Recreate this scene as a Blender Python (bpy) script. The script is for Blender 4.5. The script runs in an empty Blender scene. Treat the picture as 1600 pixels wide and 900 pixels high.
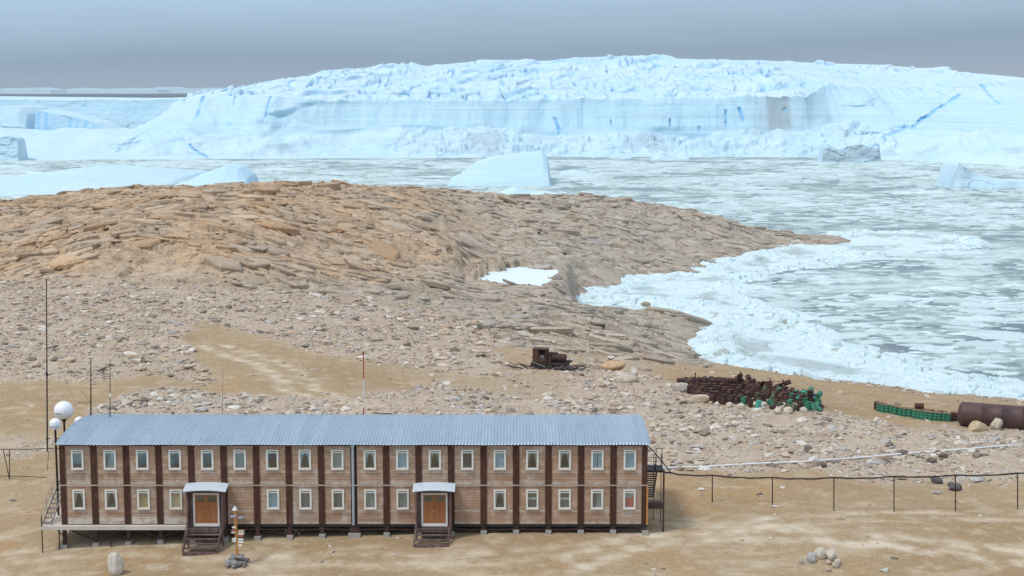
import bpy, bmesh, math, random
import numpy as np
from mathutils import Vector, Matrix, noise
R = math.radians
random.seed(7); rng = np.random.default_rng(11)
scene = bpy.context.scene
COL = scene.collection

# ------------------------------------------------------------------ camera
F = 2400.0; HC = 45.0; PITCH = math.atan(310.0/F)
cp, sp = math.cos(PITCH), math.sin(PITCH)
cam_d = bpy.data.cameras.new('camera'); cam = bpy.data.objects.new('camera', cam_d); COL.objects.link(cam)
cam_d.sensor_width = 36; cam_d.lens = F/1600*36; cam_d.clip_start = 1; cam_d.clip_end = 80000
cam.location = (0, 0, HC); cam.rotation_euler = (math.pi/2-PITCH, 0, 0)
scene.camera = cam
# ------------------------------------------------------------------ light
SUN_EL, SUN_AZ = R(60), R(238)      # azimuth clockwise from +Y : behind the camera, to the left
scene.view_settings.view_transform = 'Standard'; scene.view_settings.look = 'None'
scene.view_settings.exposure = 0.0; scene.view_settings.gamma = 1
w = bpy.data.worlds.new('World'); scene.world = w; w.use_nodes = True
nt = w.node_tree; nt.nodes.clear()
def N(t, **k):
    n = nt.nodes.new(t)
    for a, b in k.items(): setattr(n, a, b)
    return n
out = N('ShaderNodeOutputWorld'); bg = N('ShaderNodeBackground'); bg.inputs[1].default_value = 0.1
sky = N('ShaderNodeTexSky'); sky.sky_type = 'NISHITA'; sky.sun_disc = False
sky.sun_elevation = SUN_EL; sky.sun_rotation = SUN_AZ; sky.air_density = 1.5; sky.dust_density = 2.0
tc = N('ShaderNodeTexCoord'); sep = N('ShaderNodeSeparateXYZ'); nt.links.new(tc.outputs['Generated'], sep.inputs[0])
nz = N('ShaderNodeTexNoise'); nz.inputs['Scale'].default_value = 1.0; nz.inputs['Detail'].default_value = 5; nz.inputs['Roughness'].default_value = .55
mp = N('ShaderNodeMapping'); mp.inputs['Scale'].default_value = (5, 5, 26); nt.links.new(tc.outputs['Generated'], mp.inputs[0]); nt.links.new(mp.outputs[0], nz.inputs['Vector'])
ad = N('ShaderNodeMath', operation='MULTIPLY_ADD'); ad.inputs[1].default_value = 0.022; nt.links.new(nz.outputs[0], ad.inputs[0])
sb = N('ShaderNodeMath', operation='SUBTRACT'); sb.inputs[1].default_value = 0.011; nt.links.new(ad.outputs[0], sb.inputs[0])
nt.links.new(sep.outputs[2], ad.inputs[2])
# clouds lighter to the left
xa = N('ShaderNodeMath', operation='MULTIPLY_ADD'); xa.inputs[1].default_value = -0.030
nt.links.new(sep.outputs[0], xa.inputs[0]); nt.links.new(sb.outputs[0], xa.inputs[2])
mr = N('ShaderNodeMapRange'); mr.inputs[1].default_value = -0.01; mr.inputs[2].default_value = 0.5
nt.links.new(xa.outputs[0], mr.inputs[0])
cr = N('ShaderNodeValToRGB'); nt.links.new(mr.outputs[0], cr.inputs[0])
els = cr.color_ramp.elements
def setramp(els, stops):
    while len(els) < len(stops): els.new(0.5)
    for e, (p, c) in zip(els, stops): e.position = p; e.color = (*c, 1)
setramp(els, [(0.0, (.40, .45, .53)), (0.030, (.31, .395, .50)), (0.065, (.26, .36, .48)), (0.10, (.33, .47, .61)), (0.15, (.42, .585, .75)), (0.45, (.56, .68, .82)), (1.0, (.60, .70, .84))])
vm = N('ShaderNodeVectorMath', operation='SCALE'); vm.inputs['Scale'].default_value = 11.0
nt.links.new(cr.outputs[0], vm.inputs[0])
mx = N('ShaderNodeMixRGB'); mx.inputs[0].default_value = 0.92
nt.links.new(sky.outputs[0], mx.inputs[1]); nt.links.new(vm.outputs[0], mx.inputs[2])
nt.links.new(mx.outputs[0], bg.inputs[0]); nt.links.new(bg.outputs[0], out.inputs[0])
sun_d = bpy.data.lights.new('sun', 'SUN'); sun_d.energy = 2.1; sun_d.angle = R(10); sun_d.color = (1, .96, .90)
sun = bpy.data.objects.new('sun', sun_d); COL.objects.link(sun)
sdir = Vector((math.sin(SUN_AZ)*math.cos(SUN_EL), math.cos(SUN_AZ)*math.cos(SUN_EL), math.sin(SUN_EL)))
sun.rotation_euler = sdir.to_track_quat('Z', 'Y').to_euler(); sun.location = (0, 0, 200)

# ------------------------------------------------------------------ helpers
def ray(u, v):
    dx = (u-800)/F; dy = -(v-450)/F
    return dx, cp+dy*sp, -sp+dy*cp
def at(u, v, Y):
    x, y, z = ray(u, v); t = Y/y; return Vector((x*t, Y, HC+z*t))
def atz(u, v, z0):
    x, y, z = ray(u, v); t = (z0-HC)/z; return Vector((x*t, y*t, z0))
def proj(x, y, z):
    zz = z-HC; d = y*cp-zz*sp
    return 800+F*x/d, 450-F*(y*sp+zz*cp)/d
def tag(o, label=None, cat=None, group=None, kind=None):
    if label: o['label'] = label
    if cat: o['category'] = cat
    if group: o['group'] = group
    if kind: o['kind'] = kind
    return o
def empty(name, loc, rz=0):
    o = bpy.data.objects.new(name, None); o.empty_display_size = .3; COL.objects.link(o); o.location = loc; o.rotation_euler.z = rz; return o
def link(name, me, m=None, parent=None, loc=(0, 0, 0)):
    o = bpy.data.objects.new(name, me); COL.objects.link(o); o.location = loc
    if m is not None and not me.materials: me.materials.append(m)
    if parent: o.parent = parent
    return o
class MB:
    def __init__(s): s.v = []; s.f = []; s.sm = []
    def add(s, vs, fs, smooth=False):
        b = len(s.v); s.v += [tuple(p) for p in vs]
        for f in fs: s.f.append(tuple(b+i for i in f)); s.sm.append(smooth)
        return s
    def box(s, x0, x1, y0, y1, z0, z1, M=None):
        p = [Vector((x, y, z)) for z in (z0, z1) for y in (y0, y1) for x in (x0, x1)]
        if M is not None: p = [M@q for q in p]
        return s.add(p, [(0, 2, 3, 1), (4, 5, 7, 6), (0, 1, 5, 4), (2, 6, 7, 3), (0, 4, 6, 2), (1, 3, 7, 5)])
    def bar(s, a, b, w, h=None):
        a = Vector(a); b = Vector(b); h = h or w; d = b-a; L = d.length
        q = d.to_track_quat('Z', 'Y').to_matrix().to_4x4(); M = Matrix.Translation(a)@q
        return s.box(-w/2, w/2, -h/2, h/2, 0, L, M)
    def tube(s, a, b, r, r2=None, n=8, cap=True):
        a = Vector(a); b = Vector(b); r2 = r if r2 is None else r2; d = b-a
        q = d.to_track_quat('Z', 'Y').to_matrix(); vs = []
        for p, rr in ((a, r), (b, r2)):
            for i in range(n): t = 2*math.pi*i/n; vs.append(p+q@Vector((math.cos(t)*rr, math.sin(t)*rr, 0)))
        s.add(vs, [(i, (i+1) % n, n+(i+1) % n, n+i) for i in range(n)], True)
        if cap: s.add(vs, [tuple(range(n-1, -1, -1)), tuple(range(n, 2*n))])
        return s
    def path(s, pts, r, n=6):
        for a, b in zip(pts[:-1], pts[1:]): s.tube(a, b, r, n=n)
        return s
    def lathe(s, prof, c=(0, 0, 0), n=20, smooth=True, M=None):
        vs = []
        for r, z in prof:
            for i in range(n):
                t = 2*math.pi*i/n; p = Vector((r*math.cos(t), r*math.sin(t), z))
                if M is not None: p = M@p
                vs.append(p+Vector(c))
        fs = [(k*n+i, k*n+(i+1) % n, (k+1)*n+(i+1) % n, (k+1)*n+i) for k in range(len(prof)-1) for i in range(n)]
        s.add(vs, fs, smooth); m = (len(prof)-1)*n
        if prof[0][0] > .001: s.add(vs[:n], [tuple(range(n-1, -1, -1))])
        if prof[-1][0] > .001: s.add(vs[m:], [tuple(range(n))])
        return s
    def build(s, name, m, parent=None, org=(0, 0, 0), loc=(0, 0, 0), bevel=0):
        me = bpy.data.meshes.new(name); o = Vector(org)
        me.from_pydata([Vector(p)-o for p in s.v], [], s.f); me.update()
        me.polygons.foreach_set('use_smooth', s.sm)
        return link(name, me, m, parent, loc)
def grid_mesh(name, X, Y, Z, m, attrs=None, smooth=True, parent=None):
    nr, nc = X.shape
    me = bpy.data.meshes.new(name); nv = nr*nc; nf = (nr-1)*(nc-1)
    me.vertices.add(nv); me.vertices.foreach_set('co', np.stack([X, Y, Z], -1).astype(np.float32).ravel())
    a = (np.arange(nr-1)[:, None]*nc+np.arange(nc-1)[None]).ravel()
    q = np.stack([a, a+1, a+nc+1, a+nc], -1).astype(np.int32)
    me.loops.add(nf*4); me.loops.foreach_set('vertex_index', q.ravel())
    me.polygons.add(nf); me.polygons.foreach_set('loop_start', np.arange(nf, dtype=np.int32)*4)
    me.polygons.foreach_set('use_smooth', np.full(nf, smooth))
    me.update(calc_edges=True)
    for k, arr in (attrs or {}).items():
        at_ = me.color_attributes.new(k, 'FLOAT_COLOR', 'POINT')
        c = np.ones((nv, 4), np.float32)
        for i, ch in enumerate(arr): c[:, i] = np.clip(ch, 0, 1).ravel()
        at_.data.foreach_set('color', c.ravel())
    return link(name, me, m, parent)
def tri_mesh(name, V, Fc, m, smooth=False, attr=None):
    me = bpy.data.meshes.new(name); me.vertices.add(len(V)); me.vertices.foreach_set('co', V.astype(np.float32).ravel())
    k = Fc.shape[1]; me.loops.add(Fc.size); me.loops.foreach_set('vertex_index', Fc.astype(np.int32).ravel())
    me.polygons.add(len(Fc)); me.polygons.foreach_set('loop_start', np.arange(len(Fc), dtype=np.int32)*k)
    me.polygons.foreach_set('use_smooth', np.full(len(Fc), smooth)); me.update(calc_edges=True)
    if attr is not None:
        a = me.color_attributes.new('tint', 'FLOAT_COLOR', 'POINT'); c = np.ones((len(V), 4), np.float32); c[:, :3] = attr
        a.data.foreach_set('color', c.ravel())
    return link(name, me, m)
# --- numpy noise
def h2(ix, iy, s):
    with np.errstate(over='ignore'):
        h = (ix.astype(np.int64)*374761393+iy.astype(np.int64)*668265263+s*1274126177) & 0xffffffff
        h = ((h ^ (h >> 13))*1274126177) & 0xffffffff; h = ((h ^ (h >> 16))*2246822519) & 0xffffffff; h = h ^ (h >> 15)
    return (h & 0xffffff)/float(0x1000000)
def pn(x, y, s=0):
    ix = np.floor(x); iy = np.floor(y); fx = x-ix; fy = y-iy
    u = fx*fx*fx*(fx*(fx*6-15)+10); v = fy*fy*fy*(fy*(fy*6-15)+10)
    def g(a, b):
        t = h2(ix+a, iy+b, s)*2*np.pi; return np.cos(t)*(fx-a)+np.sin(t)*(fy-b)
    return 1.5*((g(0, 0)*(1-u)+g(1, 0)*u)*(1-v)+(g(0, 1)*(1-u)+g(1, 1)*u)*v)
def fbm(x, y, o=4, s=0, g=.5):
    r = 0; a = 1; t = 0
    for i in range(o): r = r+a*pn(x*2**i+17.3*i, y*2**i-9.1*i, s+i); t += a; a *= g
    return r/t
def worley(x, y, s=0):
    ix = np.floor(x); iy = np.floor(y)
    F1 = np.full(x.shape, 9.); F2 = F1.copy(); cx = np.zeros(x.shape); cy = cx.copy(); jx = cx.copy(); jy = cx.copy()
    for a in (-1, 0, 1):
        for b in (-1, 0, 1):
            gx = ix+a; gy = iy+b; px = gx+.1+.8*h2(gx, gy, s); py = gy+.1+.8*h2(gx, gy, s+1)
            d = np.hypot(px-x, py-y); n = d < F1
            F2 = np.where(n, F1, np.minimum(F2, d)); F1 = np.where(n, d, F1)
            cx = np.where(n, px, cx); cy = np.where(n, py, cy); jx = np.where(n, gx, jx); jy = np.where(n, gy, jy)
    return F1, F2, x-cx, y-cy, h2(jx, jy, s+2), h2(jx, jy, s+3), h2(jx, jy, s+4)
def ss(a, b, x):
    t = np.clip((x-a)/(b-a), 0, 1); return t*t*(3-2*t)
def sdf(px, py, poly):
    P = np.array(poly, float); n = len(P); d = np.full(px.shape, 1e18); ins = np.zeros(px.shape, bool)
    for i in range(n):
        ax, ay = P[i]; bx, by = P[(i+1) % n]; ex, ey = bx-ax, by-ay
        t = np.clip(((px-ax)*ex+(py-ay)*ey)/(ex*ex+ey*ey+1e-9), 0, 1)
        d = np.minimum(d, (px-ax-t*ex)**2+(py-ay-t*ey)**2)
        c = ((ay > py) != (by > py)) & (px < (bx-ax)*(py-ay)/(by-ay+1e-12)+ax); ins ^= c
    d = np.sqrt(d); return np.where(ins, -d, d)
def inpoly(u, v, poly, soft): return np.clip(.5-sdf(u, v, poly)/soft, 0, 1)

# ------------------------------------------------------------------ materials
class Mt:
    def __init__(s, name):
        s.m = bpy.data.materials.new(name); s.m.use_nodes = True; s.t = s.m.node_tree; s.t.nodes.clear()
        s.o = s.n('ShaderNodeOutputMaterial'); s.b = s.n('ShaderNodeBsdfPrincipled'); s.l(s.b.outputs[0], s.o.inputs[0])
        s.tc = s.n('ShaderNodeTexCoord'); s.P = s.tc.outputs['Object']
    def n(s, t, **k):
        x = s.t.nodes.new(t)
        for a, b in k.items(): setattr(x, a, b)
        return x
    def l(s, a, b): s.t.links.new(a, b)
    def put(s, sock, val):
        if hasattr(val, 'links') or isinstance(val, bpy.types.NodeSocket): s.l(val, sock)
        elif isinstance(val, tuple) and len(val) == 3 and sock.type == 'RGBA': sock.default_value = (*val, 1)
        else: sock.default_value = val
    def math(s, op, a, b=0, c=None, clamp=False):
        x = s.n('ShaderNodeMath', operation=op, use_clamp=clamp); s.put(x.inputs[0], a); s.put(x.inputs[1], b)
        if c is not None: s.put(x.inputs[2], c)
        return x.outputs[0]
    def mix(s, f, a, b, mode='MIX'):
        x = s.n('ShaderNodeMixRGB', blend_type=mode); s.put(x.inputs[0], f); s.put(x.inputs[1], a); s.put(x.inputs[2], b); return x.outputs[0]
    def map(s, scale, vec=None, rot=(0, 0, 0)):
        x = s.n('ShaderNodeMapping'); x.inputs['Scale'].default_value = scale; x.inputs['Rotation'].default_value = rot; s.l(vec or s.P, x.inputs[0]); return x.outputs[0]
    def noise(s, sc, det=4, rough=.55, vec=None, dist=0):
        x = s.n('ShaderNodeTexNoise'); x.inputs['Scale'].default_value = sc; x.inputs['Detail'].default_value = det
        x.inputs['Roughness'].default_value = rough; x.inputs['Distortion'].default_value = dist; s.l(vec or s.P, x.inputs['Vector']); return x.outputs[0]
    def vor(s, sc, vec=None, feat='F1', o='Distance'):
        x = s.n('ShaderNodeTexVoronoi', feature=feat); x.inputs['Scale'].default_value = sc; s.l(vec or s.P, x.inputs['Vector']); return x.outputs[o]
    def ramp(s, f, stops):
        x = s.n('ShaderNodeValToRGB'); s.l(f, x.inputs[0])
        setramp(x.color_ramp.elements, [(p, c if isinstance(c, tuple) else (c, c, c)) for p, c in stops]); return x.outputs[0]
    def rng(s, f, a, b, c=0., d=1.):
        x = s.n('ShaderNodeMapRange'); s.l(f, x.inputs[0])
        for i, q in enumerate((a, b, c, d)): x.inputs[i+1].default_value = q
        return x.outputs[0]
    def attr(s, name):
        x = s.n('ShaderNodeAttribute', attribute_name=name); y = s.n('ShaderNodeSeparateColor'); s.l(x.outputs['Color'], y.inputs[0]); return x.outputs['Color'], y.outputs
    def xyz(s):
        y = s.n('ShaderNodeSeparateXYZ'); s.l(s.P, y.inputs[0]); return y.outputs
    def bump(s, h, strength=.5, dist=.05):
        x = s.n('ShaderNodeBump'); x.inputs['Strength'].default_value = strength; x.inputs['Distance'].default_value = dist; s.l(h, x.inputs['Height']); s.l(x.outputs[0], s.b.inputs['Normal'])
    def fin(s, col, rough=.8, metal=0., spec=None):
        s.put(s.b.inputs['Base Color'], col); s.put(s.b.inputs['Roughness'], rough); s.b.inputs['Metallic'].default_value = metal
        if spec is not None: s.b.inputs['Specular IOR Level'].default_value = spec
        return s.m
def simple(name, c, rough=.7, metal=0., var=.25, sc=3., dark=.6):
    t = Mt(name); n = t.noise(sc, 5, .65)
    c2 = tuple(x*dark for x in c)
    return t.fin(t.mix(t.rng(n, .5-.2, .5+.25, 0, var*2), c, c2), rough, metal)

# ground
t = Mt('ground_mat')
zc, z1 = t.attr('zone'); zc2, z2 = t.attr('zone2')
nA = t.noise(.05, 5, .6); nB = t.noise(.5, 6, .6); nC = t.noise(3.5, 5, .7)
st = t.noise(1.0, 5, .65, vec=t.map((.06, .35, .35)), dist=.6)
sand = t.mix(t.rng(nA, .35, .65), (.335, .23, .125), (.405, .30, .185))
nS = t.noise(2.2, 8, .85); sand = t.mix(t.rng(st, .44, .66, 0, .4), sand, (.33, .23, .125)); sand = t.mix(t.rng(nS, .48, .66, 0, .6), sand, (.26, .185, .105)); sand = t.mix(t.rng(t.noise(.11, 6, .7, vec=t.map((1, .6, 1))), .52, .64, 0, .55), sand, (.40, .235, .10)); sand = t.mix(t.rng(nS, .36, .46, .5, 0), sand, (.54, .45, .33))
sand = t.mix(t.rng(nB, .52, .72, 0, .6), sand, (.56, .46, .33))
rub = t.mix(t.rng(nB, .38, .62), (.47, .38, .29), (.38, .29, .205))
rub = t.mix(t.rng(nC, .45, .7, 0, .7), rub, (.60, .52, .44))
col = t.mix(z1[0], sand, rub)
bo = t.mix(t.rng(nB, .38, .62), (.55, .41, .28), (.40, .285, .185))
bo = t.mix(t.rng(t.noise(.16, 5, .6, vec=t.map((1, 2.2, 1))), .48, .64, 0, .8), bo, (.58, .43, .29))
bo = t.mix(t.rng(t.noise(.09, 5, .6, vec=t.map((1, 1.5, 2))), .50, .66, 0, .6), bo, (.46, .285, .15))
bg_ = t.mix(t.rng(nB, .38, .62), (.46, .395, .315), (.33, .28, .22))
bg_ = t.mix(t.rng(t.noise(.22, 5, .6, vec=t.map((.6, 2, 1))), .5, .66, 0, .9), bg_, (.56, .50, .43))
bed = t.mix(z1[2], bg_, bo)
bed = t.mix(t.rng(nC, .52, .72, 0, .45), bed, (.24, .175, .12))
wv = t.n('ShaderNodeVectorMath', operation='MULTIPLY_ADD'); nn_ = t.n('ShaderNodeTexNoise'); nn_.inputs['Scale'].default_value = .35; nn_.inputs['Detail'].default_value = 4; t.l(t.P, nn_.inputs['Vector'])
t.l(nn_.outputs['Color'], wv.inputs[0]); wv.inputs[1].default_value = (3, 3, 3); t.l(t.P, wv.inputs[2])
e1 = t.rng(t.vor(.36, vec=t.map((1, .4, 1), vec=wv.outputs[0]), feat='DISTANCE_TO_EDGE'), 0, .075, 1, 0); e2 = t.rng(t.vor(.95, vec=t.map((1, .45, 1), vec=wv.outputs[0]), feat='DISTANCE_TO_EDGE'), 0, .09, 1, 0)
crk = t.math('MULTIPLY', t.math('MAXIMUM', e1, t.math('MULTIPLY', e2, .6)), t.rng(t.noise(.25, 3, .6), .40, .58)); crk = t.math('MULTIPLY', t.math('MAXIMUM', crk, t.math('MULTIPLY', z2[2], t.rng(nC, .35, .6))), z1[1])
bed = t.mix(t.math('MULTIPLY', crk, .62), bed, (.15, .105, .07))  # cracks and ledge risers darkened, recess shade put into the rock colour
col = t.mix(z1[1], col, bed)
peb = t.vor(3.4); ph = t.rng(peb, .0, .42, 1, 0)
pc = t.vor(3.4, o='Color'); psep = t.n('ShaderNodeSeparateColor'); t.l(pc, psep.inputs[0])
pm = t.math('MULTIPLY', t.rng(peb, .22, .30, 1, 0), t.rng(psep.outputs[0], .62, .66)); pm = t.math('MULTIPLY', pm, t.math('MULTIPLY_ADD', z1[0], .60, .35))
col = t.mix(pm, col, t.mix(psep.outputs[1], (.30, .25, .2), (.72, .64, .54)))
col = t.mix(t.math('MULTIPLY', z2[0], t.rng(nC, .3, .7, .55, 1)), col, (.66, .57, .44))
col = t.mix(t.math('MULTIPLY', z2[1], t.rng(nB, .3, .6, .55, 1)), col, (.25, .205, .155))
nD = t.noise(1.3, 8, .78); hb = t.math('ADD', t.math('SUBTRACT', t.math('MULTIPLY', nC, .35), t.math('MULTIPLY', crk, .5)), t.math('MULTIPLY', t.noise(12, 3, .7), .12)); hb = t.math('ADD', hb, t.math('MULTIPLY', t.math('MULTIPLY', ph, z1[0]), .25))
t.bump(hb, .9, .22)
M_GROUND = t.fin(col, .95, spec=.2)
# rocks
t = Mt('rock_mat'); tcx, tt = t.attr('tint'); oi = t.n('ShaderNodeObjectInfo')
n = t.noise(2.5, 6, .65)
c = t.mix(t.rng(n, .35, .65), (1, 1, 1), (.72, .70, .68), 'MIX'); c = t.mix(1, tcx, c, 'MULTIPLY')
c = t.mix(t.rng(t.noise(6, 4, .7), .58, .75, 0, .5), c, (.28, .21, .15)); t.bump(t.noise(5, 5, .7), .7, .12)
M_ROCK = t.fin(c, .92, spec=.25)
# ice
def ice_mat(name, white=(.51, .71, .835), blue=(.22, .52, .82), strata=True, low=(.44, .635, .745)):
    t = Mt(name); ac, a = t.attr('ice')       # R crack/blue, G grey dirty, B face smoothness
    n = t.noise(.02, 5, .6); n2 = t.noise(.25, 5, .65)
    c = t.mix(t.rng(n, .38, .64), white, (.60, .75, .835)); c = t.mix(t.rng(n2, .5, .75, 0, .4), c, (.42, .655, .83))
    fc = low
    if strata:
        s_ = t.noise(1.0, 4, .6, vec=t.map((.003, .003, .45))); fc = t.mix(t.rng(s_, .40, .62), low, tuple(min(1, x*1.12) for x in low))
        fc = t.mix(t.rng(t.noise(1.0, 4, .65, vec=t.map((.05, .02, .006))), .55, .75, 0, .4), fc, (.36, .55, .66))
        s2 = t.noise(1.0, 2, .5, vec=t.map((.006, .006, 1.1))); fc = t.mix(t.rng(s2, .60, .66, 0, .4), fc, (.36, .48, .54))
    c = t.mix(a[2], c, fc)
    c = t.mix(a[1], c, t.mix(t.rng(n2, .3, .7), (.31, .40, .45), (.38, .47, .52)))
    c = t.mix(a[0], c, blue)
    t.bump(t.math('ADD', t.math('MULTIPLY', t.noise(.5, 6, .7), 1.0), t.math('MULTIPLY', t.noise(.08, 3, .6), 2)), .5, .8)
    return t.fin(c, .75, spec=.3)
M_ICE = ice_mat('iceberg_ice')
t = Mt('pack_ice_mat'); ac, a = t.attr('ice'); n2 = t.noise(.8, 6, .65)
c = t.mix(t.rng(n2, .35, .65), (.62, .77, .81), (.74, .85, .87)); c = t.mix(t.rng(t.noise(.25, 5, .6), .52, .70, 0, .6), c, (.52, .71, .77))
c = t.mix(t.math('MULTIPLY', a[0], .8), c, (.28, .52, .60)); c = t.mix(a[1], c, (.34, .33, .26)); c = t.mix(a[2], c, (.37, .44, .43))
t.bump(t.math('ADD', t.noise(2.2, 6, .75), t.math('MULTIPLY', t.vor(1.1), -.6)), .8, .35); M_PACK = t.fin(c, .7, spec=.3)
t = Mt('floe_mat'); tcx, tt = t.attr('tint'); c = t.mix(t.rng(t.noise(.35, 6, .7), .45, .7, 0, .7), tcx, (.42, .53, .52)); t.bump(t.noise(1.2, 5, .7), .4, .15)
M_FLOE = t.fin(c, .75, spec=.3)
t = Mt('snow_mat'); t.bump(t.noise(1.0, 5, .7), .4, .2); M_SNOW = t.fin(t.mix(t.rng(t.noise(.5, 5, .6), .35, .65), (.66, .76, .80), (.74, .82, .85)), .8)
# sea
t = Mt('sea_mat'); X, Yc, Z = t.xyz()
n1 = t.noise(.035, 6, .62, dist=.8); n2 = t.noise(.16, 6, .68, dist=.6); n3 = t.noise(.9, 4, .7)
sl = t.math('ADD', t.math('MULTIPLY', n1, .6), t.math('MULTIPLY', n2, .4)); sl = t.math('ADD', sl, t.math('MULTIPLY', t.math('SUBTRACT', n3, .5), .10))
far = t.rng(Yc, 1050, 1500, 1, 0)
mask = t.math('MULTIPLY', t.rng(sl, .50, .56), far); slush = t.math('MULTIPLY', t.rng(sl, .40, .50), far)
c = t.mix(slush, (.02, .042, .065), (.32, .415, .40)); c = t.mix(mask, c, t.mix(t.rng(n2, .4, .6), (.40, .50, .49), (.56, .67, .67)))
t.bump(t.noise(.8, 4, .6), .3, .15); M_SEA = t.fin(c, t.mix(slush, t.mix(far, (.55,)*3, (.16,)*3), (.6,)*3), spec=.5)

# timber
def timber(name, A, B, pale, plank=.155, vertical=False, wear=.5, bands=()):
    t = Mt(name); x, y, z = t.xyz(); ax = x if vertical else z
    idx = t.math('FLOOR', t.math('DIVIDE', ax, plank))
    wn = t.n('ShaderNodeTexWhiteNoise', noise_dimensions='2D'); cb = t.n('ShaderNodeCombineXYZ'); t.l(idx, cb.inputs[0])
    t.l(t.math('FLOOR', t.math('DIVIDE', z if vertical else x, 2.42)), cb.inputs[1]); t.l(cb.outputs[0], wn.inputs['Vector'])
    gv = t.map((12, 12, .8) if vertical else (1.1, 10, 14)); g = t.noise(1.0, 5, .7, vec=gv)
    c = t.mix(t.math('ADD', t.math('MULTIPLY', wn.outputs['Value'], .55), t.rng(g, .3, .7, 0, .45)), A, B)
    c = t.mix(t.math('MULTIPLY', t.rng(t.noise(.9, 6, .75, vec=t.map((1.2, 1, .9))), .50, .68), wear), c, pale)
    c = t.mix(t.math('MULTIPLY', t.rng(t.noise(1., 5, .7, vec=t.map((7, 7, .5))), .60, .72), wear*.5), c, tuple(q*.35 for q in A))
    if not vertical and bands:
        wp_ = t.n('ShaderNodeTexWhiteNoise', noise_dimensions='2D'); cc = t.n('ShaderNodeCombineXYZ'); t.l(t.math('FLOOR', t.math('DIVIDE', x, 2.417)), cc.inputs[0]); t.l(t.math('FLOOR', t.math('DIVIDE', z, 3.03)), cc.inputs[1]); t.l(cc.outputs[0], wp_.inputs['Vector'])
        c = t.mix(t.math('MULTIPLY', wp_.outputs['Value'], .42), c, (.50, .30, .20)); c = t.mix(t.rng(wp_.outputs['Value'], .0, .35, .35, 0), c, (.50, .42, .36))
    for (zc_, hw, x0, x1, st) in bands:
        d = t.math('ABSOLUTE', t.math('SUBTRACT', z, zc_)); f = t.rng(d, hw*.5, hw, 1, 0)
        f = t.math('MULTIPLY', f, t.rng(t.noise(1., 6, .7, vec=t.map((1.6, 1, 3))), .38, .60, 0, st))
        f = t.math('MULTIPLY', f, t.math('MULTIPLY', t.math('GREATER_THAN', x, x0), t.math('LESS_THAN', x, x1)))
        c = t.mix(f, c, (.62, .55, .47))
    fr = t.math('FRACT', t.math('DIVIDE', ax, plank)); gap = t.math('LESS_THAN', fr, .10)
    c = t.mix(t.math('MULTIPLY', gap, .55), c, tuple(q*.35 for q in A))
    t.bump(t.math('SUBTRACT', t.math('MULTIPLY', g, .3), gap), .6, .02)
    return t.fin(c, .85, spec=.3)
M_DARKWOOD = timber('dark_pillar_wood', (.055, .022, .015), (.10, .042, .027), (.17, .10, .075), .11, True, .5)
M_PORCH = timber('porch_wood', (.095, .055, .052), (.17, .105, .095), (.33, .27, .24), .12, True, .6)
M_PALEWOOD = timber('pale_wood', (.50, .44, .38), (.64, .58, .51), (.72, .68, .62), .3, False, .4)
M_STRIP = timber('strip_wood', (.44, .34, .27), (.60, .48, .40), (.70, .62, .54), 3., False, .5)
M_DOOR = timber('door_wood', (.33, .125, .045), (.43, .18, .07), (.40, .22, .12), .12, True, .3)
M_ORANGE = timber('orange_board', (.50, .22, .06), (.60, .29, .09), (.52, .33, .18), .4, True, .4)
M_STEEL = simple('dark_steel', (.035, .022, .022), .55, .3)
M_BROWNST = simple('brown_steel', (.075, .035, .030), .6, .2)
M_GREYST = simple('grey_steel', (.30, .30, .31), .5, .6)
M_WHITE = simple('white_paint', (.80, .79, .74), .5, 0, .18, 5, .75)
M_RADOME = simple('radome_white', (.82, .83, .84), .35, 0, .05, 2, .9)
M_CONC = simple('concrete', (.42, .40, .36), .9, 0, .4, 4, .6)
M_DARK = simple('shadow_board', (.03, .024, .022), .9)  # near black, shade put into the board colour
M_FLOOR = simple('inside_board', (.10, .08, .06), .9)
M_MARK = simple('mark_grey', (.25, .27, .30), .6); M_MARKB = simple('mark_blue', (.35, .45, .62), .6)
M_PIPE = simple('gutter_pipe', (.48, .53, .60), .4, .5, .1); M_WHITEPIPE = simple('white_pipe_mat', (.80, .80, .80), .5, 0, .3, 2, .7)
M_RED = simple('red_paint', (.45, .06, .04), .6); M_WIRE = simple('wire_mat', (.10, .09, .085), .6)
t = Mt('rust'); n = t.noise(2.2, 6, .7); oi = t.n('ShaderNodeObjectInfo')
c = t.mix(t.rng(n, .35, .65), (.060, .024, .019), (.13, .055, .034)); c = t.mix(t.rng(oi.outputs['Random'], 0, 1, 0, .8), c, (.026, .015, .015)); c = t.mix(t.rng(t.noise(5, 5, .7), .58, .7), c, (.22, .10, .06)); M_RUST = t.fin(c, .85)
t = Mt('tank_rust'); n = t.noise(.7, 6, .7, vec=t.map((.5, 2, 2)))
c = t.mix(t.rng(n, .32, .68), (.055, .034, .036), (.115, .058, .048)); c = t.mix(t.rng(t.noise(2.5, 6, .75), .60, .74, 0, .8), c, (.20, .085, .05)); M_TANK = t.fin(c, .6, .15)
t = Mt('lid_rust'); c = t.mix(t.rng(t.noise(3, 5, .7), .35, .65), (.34, .13, .07), (.22, .075, .045)); M_LID = t.fin(c, .85)
def paintrust(name, c0, amt=.55):
    t = Mt(name); c = t.mix(t.rng(t.noise(3.2, 6, .7), amt, amt+.12), c0, (.14, .06, .035)); return t.fin(c, .5)
M_GREEN = paintrust('green_drum', (.022, .185, .105)); M_OLIVE = paintrust('olive_drum', (.05, .085, .03), .48); M_TEAL = paintrust('teal_drum', (.05, .34, .27), .6); M_BLUE = paintrust('blue_drum', (.05, .12, .33), .6)
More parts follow.
